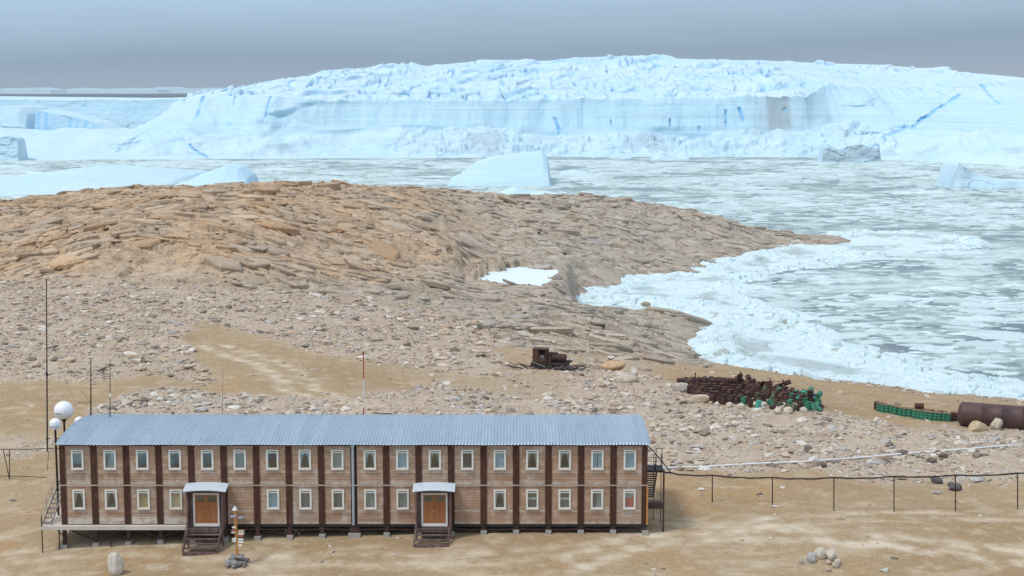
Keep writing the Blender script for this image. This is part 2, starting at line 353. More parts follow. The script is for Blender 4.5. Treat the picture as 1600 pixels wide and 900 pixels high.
# roof
t = Mt('roof_metal'); x, y, z = t.xyz()
sh = t.n('ShaderNodeTexWhiteNoise', noise_dimensions='1D'); t.l(t.math('FLOOR', t.math('DIVIDE', x, .97)), sh.inputs['W'])
c = t.mix(t.rng(sh.outputs['Value'], 0, 1, .1, .75), (.325, .41, .495), (.42, .49, .56)); c = t.mix(t.rng(t.noise(1., 5, .65, vec=t.map((3, .25, 1))), .45, .7, 0, .6), c, (.24, .34, .46))
c = t.mix(t.rng(t.noise(.6, 6, .75), .56, .68, 0, .6), c, (.27, .29, .32)); M_ROOF = t.fin(c, .42, .35)
M_CANOPY = simple('canopy_metal', (.62, .70, .76), .45, .1, .2, 2, .8)
# glass
t = Mt('window_glass'); tr = t.n('ShaderNodeBsdfTransparent'); tr.inputs[0].default_value = (.86, .90, .90, 1); gl = t.n('ShaderNodeBsdfGlossy'); gl.inputs['Roughness'].default_value = .04
gl.inputs[0].default_value = (.9, .95, 1, 1); ms = t.n('ShaderNodeMixShader'); ms.inputs[0].default_value = .11; t.l(tr.outputs[0], ms.inputs[1]); t.l(gl.outputs[0], ms.inputs[2]); t.l(ms.outputs[0], t.o.inputs[0]); M_GLASS = t.m
def cloth(name, c):
    t = Mt(name); n = t.noise(1., 3, .6, vec=t.map((22, 1, 1.2))); return t.fin(t.mix(t.rng(n, .35, .65), c, tuple(q*.62 for q in c)), .9)
M_CB = cloth('blue_curtain', (.50, .68, .85)); M_CG = cloth('grey_curtain', (.42, .45, .45)); M_CP = cloth('pink_curtain', (.68, .54, .50)); M_CO = cloth('orange_board_mat', (.85, .52, .22)); M_CY = cloth('yellow_blind', (.92, .70, .40)); M_CR = cloth('red_cloth', (.88, .18, .14)); M_CD = cloth('dim_curtain', (.16, .175, .18)); M_CM = cloth('mesh_screen', (.22, .21, .20)); M_CW = cloth('pale_cloth', (.80, .82, .80)); M_LEAF = simple('green_leaf', (.06, .12, .04), .7)

# ------------------------------------------------------------------ terrain
cps = [(-300,900,10),(0,900,10.3),(98,857,11.15),(400,900,11.2),(800,900,11.8),(1200,900,11.6),(1600,900,11.2),(2000,900,11),
(350,852,11.65),(700,846,12.1),(1000,833,12.25),(1300,850,12.1),(1600,850,11.8),(1100,785,12.2),(1400,800,12.2),(1590,796,12),
(1050,740,12.5),(1300,735,12.4),(1590,735,12.2),(1100,690,12.6),(1350,690,12.2),(1600,690,11.9),(-300,760,10.3),(0,760,10.9),(0,700,12.0),(60,720,11.6),
(1000,650,12.6),(1200,648,12.0),(1450,662,11.8),(1600,672,11.6),(2000,690,11.3),(100,640,12.6),(300,640,12.8),(500,640,12.8),(700,640,12.8),(850,640,12.7),
(0,600,12.6),(-400,600,12.6),(300,590,12.8),(600,590,12.2),(850,578,11.2),(1000,600,11.6),(1150,610,11.5),(1300,643,11.5),
(1400,615,3),(1400,625,7.5),(1400,648,11),(1400,603,0),(1250,600,5),(1240,582,0),(1100,575,4),(1100,562,0),(1000,560,6),(1000,520,4),(950,500,4),(950,485,3),
(1600,625,0),(1600,636,4.5),(1600,652,9.6),(1900,660,0),(1060,493,1.8),(1095,517,.2),(1080,545,0.),(800,540,9.5),(800,500,8),(800,460,6),(740,460,7.5),(880,475,.2),(810,430,5.8),(840,420,5.9),(770,435,6.1),(885,474,-.6),(905,466,-1.2),
(600,540,12),(600,500,10.5),(600,460,9),(600,420,10),(600,380,13),(600,340,16),(600,312,18),(600,297,19),
(300,550,12.8),(300,500,12.5),(300,450,13),(300,400,16),(300,350,19.5),(300,314,20.5),(300,297,20.8),(400,294,21),(500,296,20.3),(0,550,12.5),(0,500,12.5),(0,450,12.5),(0,400,14),(0,350,16),(0,320,16),(150,303,18.2),(-300,500,12),(-300,400,12),(-300,340,12),
(700,303,15.5),(700,340,14),(700,380,11.5),(700,415,9),(800,313,12),(800,350,10),(800,395,7.5),(900,309,12),(900,350,9.5),(900,400,6.2),(900,440,2.8),(1000,326,10),(1000,370,5.5),(1000,420,1.5),
(1075,329,10),(1100,370,4),(1150,360,4.2),(1200,367,2.5),(1250,371,1.3),(1316,372,.9),(1285,371,1.3),(930,452,0),(1050,432,0),(1200,397,0),(1250,386,0),
(1150,470,-4),(1050,458,-3),(975,466,-2),(1170,530,-4),(1300,560,-4),(1450,590,-4),(1600,598,-4),(1400,480,-6),(1600,500,-6),(1350,400,-5),(1450,370,-6),(1340,362,-4),(1240,345,-6),(1900,560,-6),(1900,400,-8)]
C = [tuple(atz(*c)) for c in cps]
for (u, Y, z) in [(-300,440,4),(0,440,9),(150,450,10),(300,440,10),(400,440,11),(500,460,10),(600,480,8),(700,510,4),(800,540,0),(900,550,0),(1000,520,0),(1075,510,0),(1150,500,-2),
                  (-300,540,-6),(0,540,-5),(300,540,-5),(600,580,-6),(800,620,-8),(1000,620,-8),(1100,570,-8),(-300,60,7),(400,60,9),(800,60,10),(1200,60,10),(1900,60,8)]+[(800+X_/Y_*F, Y_, z_) for X_, Y_, z_ in ((75,80,11),(75,105,11.4),(75,130,11.6),(90,150,10.5),(110,130,10),(-80,105,10),(-80,80,9.5),(-90,150,12),(-110,200,12),(115,185,4),(100,70,10))]:
    C.append(((u-800)/F*Y, Y, z))
C = np.array(C)
def tps(d): return np.where(d > 1e-6, d*d*np.log(d+1e-12), 0)
S = 100.0; A0 = C[:, :2]/S; nC = len(C)
K = tps(np.hypot(A0[:, None, 0]-A0[None, :, 0], A0[:, None, 1]-A0[None, :, 1]))+np.eye(nC)*2e-4
Pm = np.c_[np.ones(nC), A0]; Mx = np.block([[K, Pm], [Pm.T, np.zeros((3, 3))]])
Wt = np.linalg.solve(Mx, np.r_[C[:, 2], 0, 0, 0])
def base_z(X, Y):
    r = Wt[nC]+Wt[nC+1]*X/S+Wt[nC+2]*Y/S
    for i in range(nC): r = r+Wt[i]*tps(np.hypot(X/S-A0[i, 0], Y/S-A0[i, 1]))
    return r
Y0, Y1, NR, NCc = 70., 620., 1450, 1450; S0, S1 = -.47, .47
kr = math.log(Y1/Y0)/(NR-1)
def samp(G, X, Y):   # bilinear in fan grid
    i = np.clip(np.log(np.maximum(Y, Y0)/Y0)/kr, 0, G.shape[0]-1.001); j = np.clip((X/(Y+60)-S0)/(S1-S0)*(G.shape[1]-1), 0, G.shape[1]-1.001)
    a = i.astype(int); b = j.astype(int); fi = i-a; fj = j-b
    return (G[a, b]*(1-fj)+G[a, b+1]*fj)*(1-fi)+(G[a+1, b]*(1-fj)+G[a+1, b+1]*fj)*fi
rY = Y0*np.exp(kr*np.arange(NR)); cS = np.linspace(S0, S1, NCc)
GY = np.repeat(rY[:, None], NCc, 1); GX = (GY+60)*cS[None]
ci = np.linspace(0, NR-1, 231); cj = np.linspace(0, NCc-1, 226)
cY = np.repeat(Y0*np.exp(kr*ci)[:, None], 226, 1); cX = (cY+60)*np.interp(cj, np.arange(NCc), cS)[None]
cZ = base_z(cX, cY)
# upsample coarse
fi = np.arange(NR)/(NR-1)*230; fj = np.arange(NCc)/(NCc-1)*225
a = np.minimum(fi.astype(int), 229); b = np.minimum(fj.astype(int), 224); wi = (fi-a)[:, None]; wj = (fj-b)[None]
GB = (cZ[a][:, b]*(1-wj)+cZ[a][:, b+1]*wj)*(1-wi)+(cZ[a+1][:, b]*(1-wj)+cZ[a+1][:, b+1]*wj)*wi
U, V = proj(GX, GY, GB)
BED = [(-500,425),(0,430),(180,440),(350,445),(560,468),(700,490),(760,520),(800,546),(950,562),(1100,570),(1400,560),(2300,300),(2300,0),(-500,0)]
RUB_L = [(-500,432),(0,432),(350,446),(560,468),(760,500),(790,545),(760,590),(600,572),(490,545),(330,503),(285,520),(300,560),(320,592),(0,598),(-500,600)]
RUB_B = [(150,640),(200,622),(300,606),(420,616),(560,612),(700,604),(800,612),(890,640),(890,900),(100,900)]
RUB_R = [(860,620),(930,565),(1030,590),(1100,632),(1300,649),(1380,658),(1500,664),(1900,680),(1900,742),(1560,745),(1400,752),(1250,742),(1040,738),(900,700),(860,650)]
RUB_C = [(560,575),(1000,560),(1040,590),(860,625),(760,605)]
RUB_W = [(-500,672),(95,682),(95,712),(-500,714)]
jit = fbm(GX/9, GY/14, 3, 5)*22*np.clip(160/GY, .3, 1.2)
Uj = U+jit*2; Vj = V+jit
bed = inpoly(Uj, Vj, BED, 16)
rubm = np.maximum.reduce([inpoly(Uj, Vj, RUB_L, 14), inpoly(Uj, Vj, RUB_B, 10)*ss(119, 124, GY), inpoly(Uj, Vj, RUB_R, 14), .45*inpoly(Uj, Vj, RUB_C, 20), .8*inpoly(Uj, Vj, RUB_W, 12)])
sandm = np.clip(1-rubm-bed, 0, 1)
land = ss(-1.5, .6, GB)
oran = np.clip(ss(900, 520, U)*ss(470, 415, V)+.25*ss(640, 560, V)*0+.35*fbm(GX/30, GY/30, 3, 3), 0, 1)*np.clip(.25+ss(0, 9, GB), 0, 1)
# bedrock slabs
wx = fbm(GX/25, GY/25, 3, 21)*10; wy = fbm(GX/25, GY/25, 3, 22)*7
D = np.zeros_like(GB)
ca, sa = math.cos(R(-14)), math.sin(R(-14))
Xr = GX*ca-GY*sa; Yr = GX*sa+GY*ca
lay = np.zeros_like(GB); riser_shade = np.zeros_like(GB)
for sx, sy, A, T, dep, sd in ((14, 20, .8, 1.2, .5, 31), (5.0, 8.0, .30, .55, .40, 41)):
    F1, F2, dx, dy, a1, a2, a3 = worley((Xr+wx)/sx, (Yr+wy)/sy, sd)
    D += (a1-.5)*A+dx*(a2-.5)*T-dy*a3*T*.6-dep*(1-ss(.0, .09, F2-F1))*ss(.3, .6, a1); lay += (a1-.5)*(1.1 if sx > 9 else .7)
D += fbm(GX/22, GY/26, 3, 61)*1.3
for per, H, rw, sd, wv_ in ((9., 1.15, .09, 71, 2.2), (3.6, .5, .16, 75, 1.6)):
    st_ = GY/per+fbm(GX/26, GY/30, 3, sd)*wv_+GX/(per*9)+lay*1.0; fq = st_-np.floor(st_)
    br = ss(-.30, .10, fbm(GX/16, GY/22, 3, sd+1)); D += (ss(0, rw, fq)-fq)*H*br; riser_shade = np.maximum(riser_shade, br*ss(rw*1.3, rw*.5, fq)*(1 if H > 1 else .7))  # riser mask later paints shade onto the ledge fronts
D += fbm(GX/2.2, GY/2.8, 2, 78)*.12
amp = np.clip(ss(0, 7, GB)*.65+.35, 0, 1)
Z = GB+D*bed*amp*.85*ss(-6, .5, GB)
Z += (1-bed)*(fbm(GX/14, GY/14, 4, 81)*.55+fbm(GX/2.5, GY/2.5, 3, 82)*.09)*ss(103, 130, GY)
Z += fbm(GX/1.6, GY/1.6, 2, 84)*.05+sandm*fbm(GX/9, GY/7, 3, 87)*.22*ss(109.5, 105, GY)+rubm*(np.abs(fbm(GX/.9, GY/.9, 2, 85))*.28+fbm(GX/4, GY/4, 2, 86)*.25)
# flat pad in front of and under the building
# vehicle ruts
trk = np.zeros_like(GB)
def rut(pts, wdt=.35, st=1., gap=1.9):
    global trk, Z
    P = [atz(u, v, z) for u, v, z in pts]; n = len(P)
    for s in (-1, 1):
        d = np.full(GB.shape, 1e9)
        for k in range(n-1):
            a_, b_ = P[k], P[k+1]; e = Vector((b_.x-a_.x, b_.y-a_.y)); nn = Vector((-e.y, e.x)).normalized()*s*gap/2
            ax, ay = a_.x+nn.x, a_.y+nn.y
            tt_ = np.clip(((GX-ax)*e.x+(GY-ay)*e.y)/(e.length_squared), 0, 1); d = np.minimum(d, np.hypot(GX-ax-tt_*e.x, GY-ay-tt_*e.y))
        d = d+fbm(GX/3, GY/3, 2, 9)*.25
        m_ = np.exp(-(d/wdt)**2)*st; trk = np.maximum(trk, m_*np.clip(.55+fbm(GX/2, GY/2, 3, 10)*1.4, 0, 1)); Z -= .07*m_
rut([(900,880,11.8),(1000,846,12.1),(1120,836,12.15),(1250,836,12.1),(1400,846,12),(1620,872,11.6)], .85, 1.)
rut([(1000,852,12.1),(1200,818,12.1),(1420,808,12),(1620,812,11.8)], .6, .7)
rut([(300,880,11.4),(520,872,11.8),(760,872,12),(1000,850,12.1)], .6, .6)
rut([(560,640,12.8),(470,608,12.8),(462,592,12.8),(420,568,12.6),(330,540,12.6)], .9, 1., 3.0)
rut([(640,600,12.2),(800,585,11.6),(960,560,8)], .6, .4)
rut([(0,870,10.7),(200,862,11.2),(400,866,11.5)], .5, .6)
pale = np.clip(trk+(ss(.12, .4, fbm(GX/7, GY/4, 4, 14))*.35+ss(.15,.4,fbm(GX/3,GY/1.5,3,15))*.3)*ss(760, 830, V)*sandm, 0, 1)
wet = ss(2.2, .4, GB)*.55+ss(1150,1050,U)*0
PZ = 6.0
PND = [(738,441),(744,432),(768,425),(790,417),(830,417),(850,423),(872,421),(868,430),(848,446),(815,444),(780,441)]
U2, V2 = proj(GX, GY, np.full(GB.shape, PZ)); pnd = inpoly(U2+fbm(GX/4, GY/6, 3, 33)*16, V2+fbm(GX/4, GY/6, 3, 34)*7, PND, 2.5)

Z = np.where(pnd > 0, Z*(1-pnd)+pnd*(PZ-.6), Z)
near_p = ss(0, 1, np.clip(1-np.maximum(sdf(U2, V2, [(728,447),(732,424),(785,409),(882,412),(884,434),(850,455)]), 0)/22, 0, 1))*(pnd <= .02)
Z = np.where(near_p > 0, Z*(1-near_p)+near_p*np.maximum(PZ+.12+(Z-PZ)*.35, PZ+.10), Z)
terr = grid_mesh('ground', GX, GY, Z, M_GROUND, {'zone': (rubm, bed, oran), 'zone2': (pale, wet, riser_shade*bed)})
tag(terr, kind='structure')
def gz(x, y): return float(samp(Z, np.array([float(x)]), np.array([float(y)]))[0])
def ground_at(u, v):       # march a ray to the terrain
    x, y, z = ray(u, v); Ys = np.linspace(90, 600, 5101); t_ = Ys/y; zz = HC+z*t_
    h = samp(Z, x*t_, Ys); k = int(np.argmax(zz < h)); return Vector((x*t_[k], Ys[k], h[k]))

# ------------------------------------------------------------------ sea
me = bpy.data.meshes.new('sea_water'); L = 60000
me.from_pydata([(-L, -3000, 0), (L, -3000, 0), (L, L, 0), (-L, L, 0)], [], [(0, 1, 2, 3)]); sea = link('sea_water', me, M_SEA); tag(sea, kind='structure')
PP = [(810+(u-810)*1.05, 431+(v-431)*1.08) for u, v in PND]; k_ = len(PP); pts = [atz(u, v, PZ) for u, v in PP]
m = MB(); m.add(pts+[p-Vector((0, 0, .6)) for p in pts], [tuple(range(k_-1, -1, -1))]+[(i, (i+1) % k_, (i+1) % k_+k_, i+k_) for i in range(k_)])
tag(m.build('frozen_pond', M_SNOW), kind='structure')
# pack ice shoved against the shore
PACK = [(850,488),(880,455),(960,436),(1060,420),(1200,385),(1290,362),(1420,360),(1530,372),(1560,386),(1450,398),(1330,412),(1250,426),(1195,438),(1190,455),(1235,476),(1290,502),(1345,531),(1400,552),(1500,580),(1620,603),(2100,660),(2100,720),(1600,650),(1400,630),(1240,610),(1060,580),(1050,540),(1080,500),(1050,480),(950,474)]
PW = [tuple(atz(u, v, 0))[:2] for u, v in PACK]
py_ = 190*np.exp(np.linspace(0, math.log(560/190.), 620)); ps = np.linspace(-.01, .46, 900)
PY = np.repeat(py_[:, None], 900, 1); PX = PY*ps[None]
d = sdf(PX+fbm(PX/20, PY/20, 3, 91)*9, PY+fbm(PX/20, PY/20, 3, 92)*14, PW)
mk = ss(4, -9, d); F1, F2, dx, dy, a1, a2, a3 = worley(PX/3.4+fbm(PX/8, PY/8, 2, 93), PY/3.4, 94); G1, G2, ex, ey, b1, b2, b3 = worley(PX/1.3, PY/1.3, 95)
gbz = samp(GB, PX, PY)
ridge = ss(16, 4, np.abs(sdf(PX, PY, PW)))
chunk = (a1*.9+dx*(a2-.5)*1.2+dy*(a3-.5)*1.2)-.35*(1-ss(0, .15, F2-F1))+b1*.3+ex*(b2-.5)*.5
hgt = .35+chunk*(.22+.75*ridge)+ss(-.1, .5, fbm(PX/25, PY/25, 3, 96))*1.1*ridge
pz = -.6+mk*(hgt+.45)
pz = np.where(mk > .02, pz, -.6)
crk = (1-ss(0, .12, F2-F1))*ss(.5, .9, a2)*.8
dirt = ss(.80, .9, b3)*ss(.0, .3, fbm(PX/14, PY/14, 3, 97))*.7
slush_ = ss(.02, .35, fbm(PX/12, PY/16, 4, 98))*ss(.75, .25, ridge)*.7
po = grid_mesh('pack_ice', PX, PY, pz, M_PACK, {'ice': (crk, dirt, slush_)}, smooth=False); tag(po, kind='stuff')
# floes
def floes():
    n = 52000
    Y = np.sqrt(rng.uniform(200**2, 990**2, n)); X = Y*rng.uniform(-.46, .46, n)
    gz_ = samp(GB, X, np.minimum(Y, 619)); gz_ = np.where(Y > 560, -5, gz_)
    dp = sdf(X, Y, PW); dens = .40+1.7*fbm(X/60, Y/90, 3, 101)+.5*fbm(X/15, Y/15, 2, 102)+.35*ss(500, 330, Y)*ss(30, 0, dp)
    keep = (gz_ < -1.0) & (dp > -2) & (rng.uniform(0, 1, n) < dens)
    X, Y = X[keep], Y[keep]; n = len(X)
    r = 1.1*np.clip(rng.lognormal(math.log(1.05), .6, n), .4, 5.5)*(.75+Y/900)
    k = 11; th = np.linspace(0, 2*np.pi, k, endpoint=False)[None]+rng.uniform(-.2, .2, (n, k)); rot = rng.normal(0, .35, n)[:, None]
    rr = r[:, None]*(1+rng.uniform(-.33, .33, (n, k))); el = rng.uniform(.3, .8, n)[:, None]
    lx = rr*np.cos(th); ly = rr*np.sin(th)*el; vx = X[:, None]+lx*np.cos(rot)-ly*np.sin(rot); vy = Y[:, None]+lx*np.sin(rot)+ly*np.cos(rot)
    zt = (.06+rng.uniform(0, .22, n)*np.clip(r/3, .4, 1.5))[:, None]*np.ones((1, k))
    top = np.stack([X[:, None]+(vx-X[:, None])*.9, Y[:, None]+(vy-Y[:, None])*.9, zt], -1); bot = np.stack([vx, vy, np.full_like(vx, -.1)], -1)
    ctr = np.stack([X, Y, zt[:, 0]+.04*r], -1)[:, None]
    Vv = np.concatenate([top, bot, ctr], 1); b = (np.arange(n)*(2*k+1))[:, None]; i = np.arange(k)[None]; j = (i+1) % k
    f1 = np.stack([b+i, b+j, b+2*k+0*i], -1).reshape(-1, 3); f2 = np.stack([b+k+i, b+k+j, b+j], -1).reshape(-1, 3); f3 = np.stack([b+k+i, b+j, b+i], -1).reshape(-1, 3)
    q = rng.uniform(0, 1, n)[:, None]; colr = (1-q)*np.array([[.66, .79, .81]])+q*np.array([[.46, .58, .58]])
    colr = np.repeat(colr[:, None], 2*k+1, 1).reshape(-1, 3)
    o = tri_mesh('ice_floes', Vv.reshape(-1, 3), np.concatenate([f1, f2, f3]), M_FLOE, False, colr); tag(o, kind='stuff')
floes()

# ------------------------------------------------------------------ icebergs
def UX(u, Y): return (u-800)/F*Y
def zv(v, Y): return HC+Y*np.tan(-PITCH-np.arctan((np.asarray(v, float)-450)/F))
def wl(v): return HC/np.tan(PITCH+np.arctan((np.asarray(v, float)-450)/F))
def ice_mass(name, us, stations, nrows, step, Yref, disp, label, cat='iceberg', group=None, ends=12.):
    """stations: list of (Y table, z table) over us; nrows between successive stations"""
    X0_, X1_ = UX(us[0], Yref), UX(us[-1], Yref); nx = int((X1_-X0_)/step)+1; X = np.linspace(X0_, X1_, nx); u = 800+X/Yref*F
    endf = ss(0, ends, X-X0_)*ss(0, ends, X1_-X)
    ys = []; zs = []; sid = []
    for k in range(len(stations)-1):
        (ya, za), (yb, zb) = stations[k], stations[k+1]
        ya, za, yb, zb = [np.interp(u, us, q) for q in (ya, za, yb, zb)]
        m_ = nrows[k]; tt_ = np.arange(m_+(1 if k == len(stations)-2 else 0))/m_
        ys.append(ya[None]+(yb-ya)[None]*tt_[:, None]); zs.append(za[None]+(zb-za)[None]*tt_[:, None]); sid.append(k+tt_)
    Ys = np.concatenate(ys); Zs = np.concatenate(zs); sid = np.concatenate(sid)[:, None]*np.ones((1, nx)); Xs = np.repeat(X[None], len(Ys), 0)
    Zs = -3+(Zs+3)*endf[None]
    Xs, Ys, Zs, at_ = disp(Xs, Ys, Zs, sid)
    Zs = np.where(sid <= 0.001, -3, Zs)
    o = grid_mesh(name, Xs, Ys, Zs, M_ICE, {'ice': at_})
    tag(o, label, cat, group); return o
us = [90,140,187,215,238,252,270,300,370,400,430,445,462,500,560,590,640,730,740,810,850,920,1000,1060,1200,1270,1330,1420,1500,1560,1600,1700,1950]
crest = [222,206,195,182,168,152,147,143,130,124,121,118,110,108,104,100,103,96,93,94,97,90,88,90,94,94,96,99,101,107,113,122,135]
def T(*p): return np.interp(us, [a for a, _ in p], [b for _, b in p])
vw = T((200,250),(430,249),(700,248),(880,246),(1280,247),(1380,252),(1480,262),(1600,285),(1950,300)); Yb = wl(vw)
Yt = Yb+T((200,60),(430,40),(560,70),(900,65),(1280,60),(1350,110),(1480,150),(1950,170)); vt = T((90,236),(187,222),(215,212),(245,206),(300,205),(430,215),(520,205),(640,195),(700,200),(860,208),(1200,212),(1290,205),(1330,190),(1480,205),(1600,220),(1950,225))
Yc_ = Yt+T((200,60),(430,35),(520,22),(1290,16),(1340,60),(1500,120),(1950,120)); vc = T((90,228),(140,212),(187,202),(215,190),(238,175),(256,158),(300,150),(430,150),(500,157),(900,156),(1180,151),(1300,152),(1330,132),(1450,140),(1500,150),(1600,160),(1950,165))
Ycr = Yc_+T((215,40),(300,60),(430,130),(640,190),(1300,190),(1950,180))
def main_disp(X, Y, Z, s):
    up = ss(1.98, 2.06, s)*ss(3.0, 2.97, s); cliff = ss(.97, 1.03, s)*(1-ss(1.98, 2.02, s)); tal = 1-ss(.95, 1.05, s)
    u = 800+X/1060*F
    # crevassed top
    F1, F2, dx, dy, a1, a2, a3 = worley(X/17+fbm(X/60, Y/60, 2, 3)*.8+Z/40, Y/30+fbm(X/50, Y/50, 2, 4), 7)
    G1, G2, ex, ey, b1, b2, b3 = worley(X/6.5+fbm(X/20, Y/20, 2, 5), Y/11, 17)
    act = ss(1320, 1250, u)*.75+.25+.55*ss(2.6, 2.95, s)*ss(1250, 1400, u)
    q_ = (Y-Y.min())/44+fbm(X/70, Y/400, 3, 8)*2.2; fr = q_-np.floor(q_); patch = .35+.65*ss(-.25, .15, fbm(X/45, Y/60, 3, 18))
    dz = (a1-.5)*3.6+dx*(a2-.5)*4+dy*(a3-.5)*4-4.*(1-ss(.02, .10, F2-F1))*ss(.5, .7, a2)+(b1-.5)*.9+ex*(b2-.5)*1.2-1.6*(1-ss(.02, .13, G2-G1))*ss(.6, .8, b2)+fbm(X/7, Y/9, 3, 77)*.9
    dz = dz*patch+(ss(0, .10, fr)-fr)*4.0*ss(-.2, .2, fbm(X/60, Y/60, 2, 28))
    slit = ss(.27, .35, fbm(X/3.2, Y/34, 2, 38))*ss(-.05, .2, fbm(X/40, Y/50, 2, 39)); dz -= slit*5
    dz += fbm(X/16, Y/16, 3, 58)*2.2
    Z = Z+up*act*dz*.85*ss(0, 1, (s-2)/.06)
    blue = up*np.clip(act, 0, 1)*np.clip(1.0*(1-ss(.02, .12, F2-F1))*ss(.5, .7, a2)*ss(.35, .7, fbm(X/30, Y/30, 2, 88)*.5+.6)+(1-ss(.02, .16, G2-G1))*ss(.6, .85, b2)*.7, 0, 1)*.9
    blue = np.maximum(blue*(.3+.7*patch), up*slit*.9)
    blue = np.maximum(blue, up*act*ss(.12, .0, fr)*.30)
    # smooth cliff with a few vertical cracks
    vcx, _, _, _, c1, c2, c3 = worley(X/26, Z/60+5, 27)
    fl = fbm(X/45, Z/300, 3, 31)*9+fbm(X/9, Z/40, 4, 32)*1.6+fbm(X/2.5, Z/5, 2, 33)*.35
    Y = Y+cliff*fl*ss(0, .25, s-1)*(1-ss(1.85, 2, s)*.6)
    crk_ = cliff*np.maximum((ss(.035, .0, np.abs(fbm(X/38, Z/260+2, 2, 35))))*ss(.12, .3, fbm(X/60, Z/25, 3, 36)), ss(.10, .04, vcx)*ss(.6, .8, c1)*ss(1.55, 1.7, s))
    Y = Y+crk_*3
    Lm = ss(560, 430, u); Rm = ss(1290, 1340, u)
    # talus rubble and snow aprons
    H1, H2, gx, gy, e1, e2, e3 = worley(X/24, Y/20, 47); I1, I2, ix_, iy_, f1, f2, f3 = worley(X/5.5+fbm(X/20, Y/20, 2, 49), Y/5.5, 48)
    rub_ = ss(560, 700, u)*ss(1420, 1330, u)
    tz = fbm(X/50, Y/30, 3, 41)*7+fbm(X/12, Y/10, 3, 42)*2.0+rub_*((f1-.5)*3.6+ix_*(f2-.5)*3+(e1-.4)*5)+(1-rub_)*(f1-.5)*.8
    Z = Z+tal*tz*ss(.05, .4, s)*ss(0, .1, 1-s+.1)
    # big tilted facets on the left bluff and right slope
    J1, J2, jx_, jy_, k1, k2, k3 = worley(X/85+fbm(X/90, Y/90, 2, 57)*.4, Z/28+Y/130, 58)
    big = (jx_*(k2-.5)*26+jy_*(k3-.5)*8+(k1-.5)*8)*(1-.35*Lm)*ss(0, .2, J2-J1)+fbm(X/60, Z/25, 3, 66)*14*Lm
    mid = ss(.1, .5, s)*(1-ss(1.8, 2.05, s))
    Y = Y+big*mid*np.maximum(Lm, .8*Rm)
    Z = Z+(fbm(X/30, Y/30, 4, 59)*3)*mid*np.maximum(Lm, Rm)
    cr2 = (1-ss(.0, .030, J2-J1))*ss(.55, .8, k1)*mid*Rm*ss(-.1,.25,fbm(X/30,Z/12,2,60))
    Y = Y+cr2*1.0
    grey = cliff*ss(1172, 1192, u)*ss(1318, 1308, u)*ss(1.0, 1.2, s)*(.35+.65*ss(1205, 1212, u)*ss(1250, 1240, u))
    grey = np.maximum(grey, tal*ss(.0, .12, fbm(X/40, Y/30, 2, 65)-.22)*.35*ss(.1, .3, s))
    face = np.clip(cliff*(1-Lm*.5)*(1-Rm*.3)+tal*.25*(1-Rm), 0, 1)*ss(2.05, 1.98, s)
    dirtc = np.clip(crk_+cr2+blue, 0, 1)
    Z = Z+(fbm(X/9, X*0+.5, 4, 155)*2.6+fbm(X/2.5, X*0+.5, 3, 156)*.8)*ss(1.80, 1.97, s)*ss(2.12, 2.0, s)*ss(430, 520, u)
    uu, vv = proj(X, Y, Z); gm = np.zeros_like(X)
    for pts, wd, dp in (([(1425, 200), (1440, 188), (1452, 180), (1464, 170), (1478, 163), (1490, 154), (1499, 149)], 3.2, 2.2), ([(1534, 133), (1542, 143), (1550, 153), (1562, 163)], 2.4, 1.8), ([(1380, 214), (1400, 206), (1428, 196)], 3.0, 1.2),
                        ([(296, 226), (303, 234), (312, 239), (324, 246)], 2.0, 2), ([(354, 158), (355, 180), (356, 200)], .9, .25), ([(459, 154), (461, 168), (463, 186)], 1.1, .25), ([(436, 152), (420, 172), (405, 198)], 1.6, .25), ([(1308, 165), (1312, 182)], 1.2, .25), ([(1392, 172), (1394, 178)], 1.6, .25), ([(1183, 160), (1178, 190)], 1., .25)):
        d = np.full(X.shape, 1e9)
        for (ax, ay), (bx_, by_) in zip(pts[:-1], pts[1:]):
            ex_, ey_ = bx_-ax, by_-ay; tt = np.clip(((uu-ax)*ex_+(vv-ay)*ey_)/(ex_*ex_+ey_*ey_), 0, 1); d = np.minimum(d, np.hypot(uu-ax-tt*ex_, vv-ay-tt*ey_))
        d = d+fbm(X/5, Z/4, 3, 150)*wd*1.3; q = ss(wd, wd*.25, d)*(s > .1); Y = Y+q*dp; gm = np.maximum(gm, q*min(1, .35+dp/3))
    dirtc = np.maximum(dirtc, gm*.95)
    return X, Y, Z, (dirtc, grey, face)
ice_mass('tabular_iceberg', us, [(Yb, 0*Yb-3), (Yt, zv(vt, Yt)), (Yc_, zv(vc, Yc_)), (Ycr, zv(crest, Ycr)), (Ycr+220, 0*Yb-3)], [90, 110, 260, 12], .75, 1060., main_disp,
         'huge pale blue iceberg with crevassed top and long smooth cliff across the bay', ends=20)
def gen_disp(amp=1., blue=.3, sc=1., face=.5, seed=0, grey=0., stripes=0.):
    def f(X, Y, Z, s):
        k = ss(.05, .4, s)*ss(3.0, 2.8, s)
        F1, F2, dx, dy, a1, a2, a3 = worley(X/(14*sc), Y/(14*sc)+Z/(12*sc), 200+seed)
        n = fbm(X/(22*sc), Y/(22*sc)+Z/(15*sc), 4, 210+seed)*3*amp+((a1-.5)*1.6+dx*(a2-.5)*2)*amp*.7+fbm(X/(4*sc), Y/(4*sc)+Z/(4*sc), 3, 220+seed)*.6*amp
        Y = Y+n*k*1.2; Z = Z+n*k*.5
        b = (1-ss(0, .08, F2-F1))*ss(.5, .8, a2)*blue
        if stripes: b = np.maximum(b, ss(.10, .22, fbm(X/3.2, Z/60, 3, 230+seed))*ss(1.0, 1.3, s)*(1-ss(1.95, 2.0, s))*stripes)
        cl = (1-ss(1.95, 2.02, s))
        return X, Y, Z, (b*k, grey*cl*ss(-.2, .2, fbm(X/15, Z/8, 2, 240+seed)+.1), face*cl*np.ones_like(X))
    return f
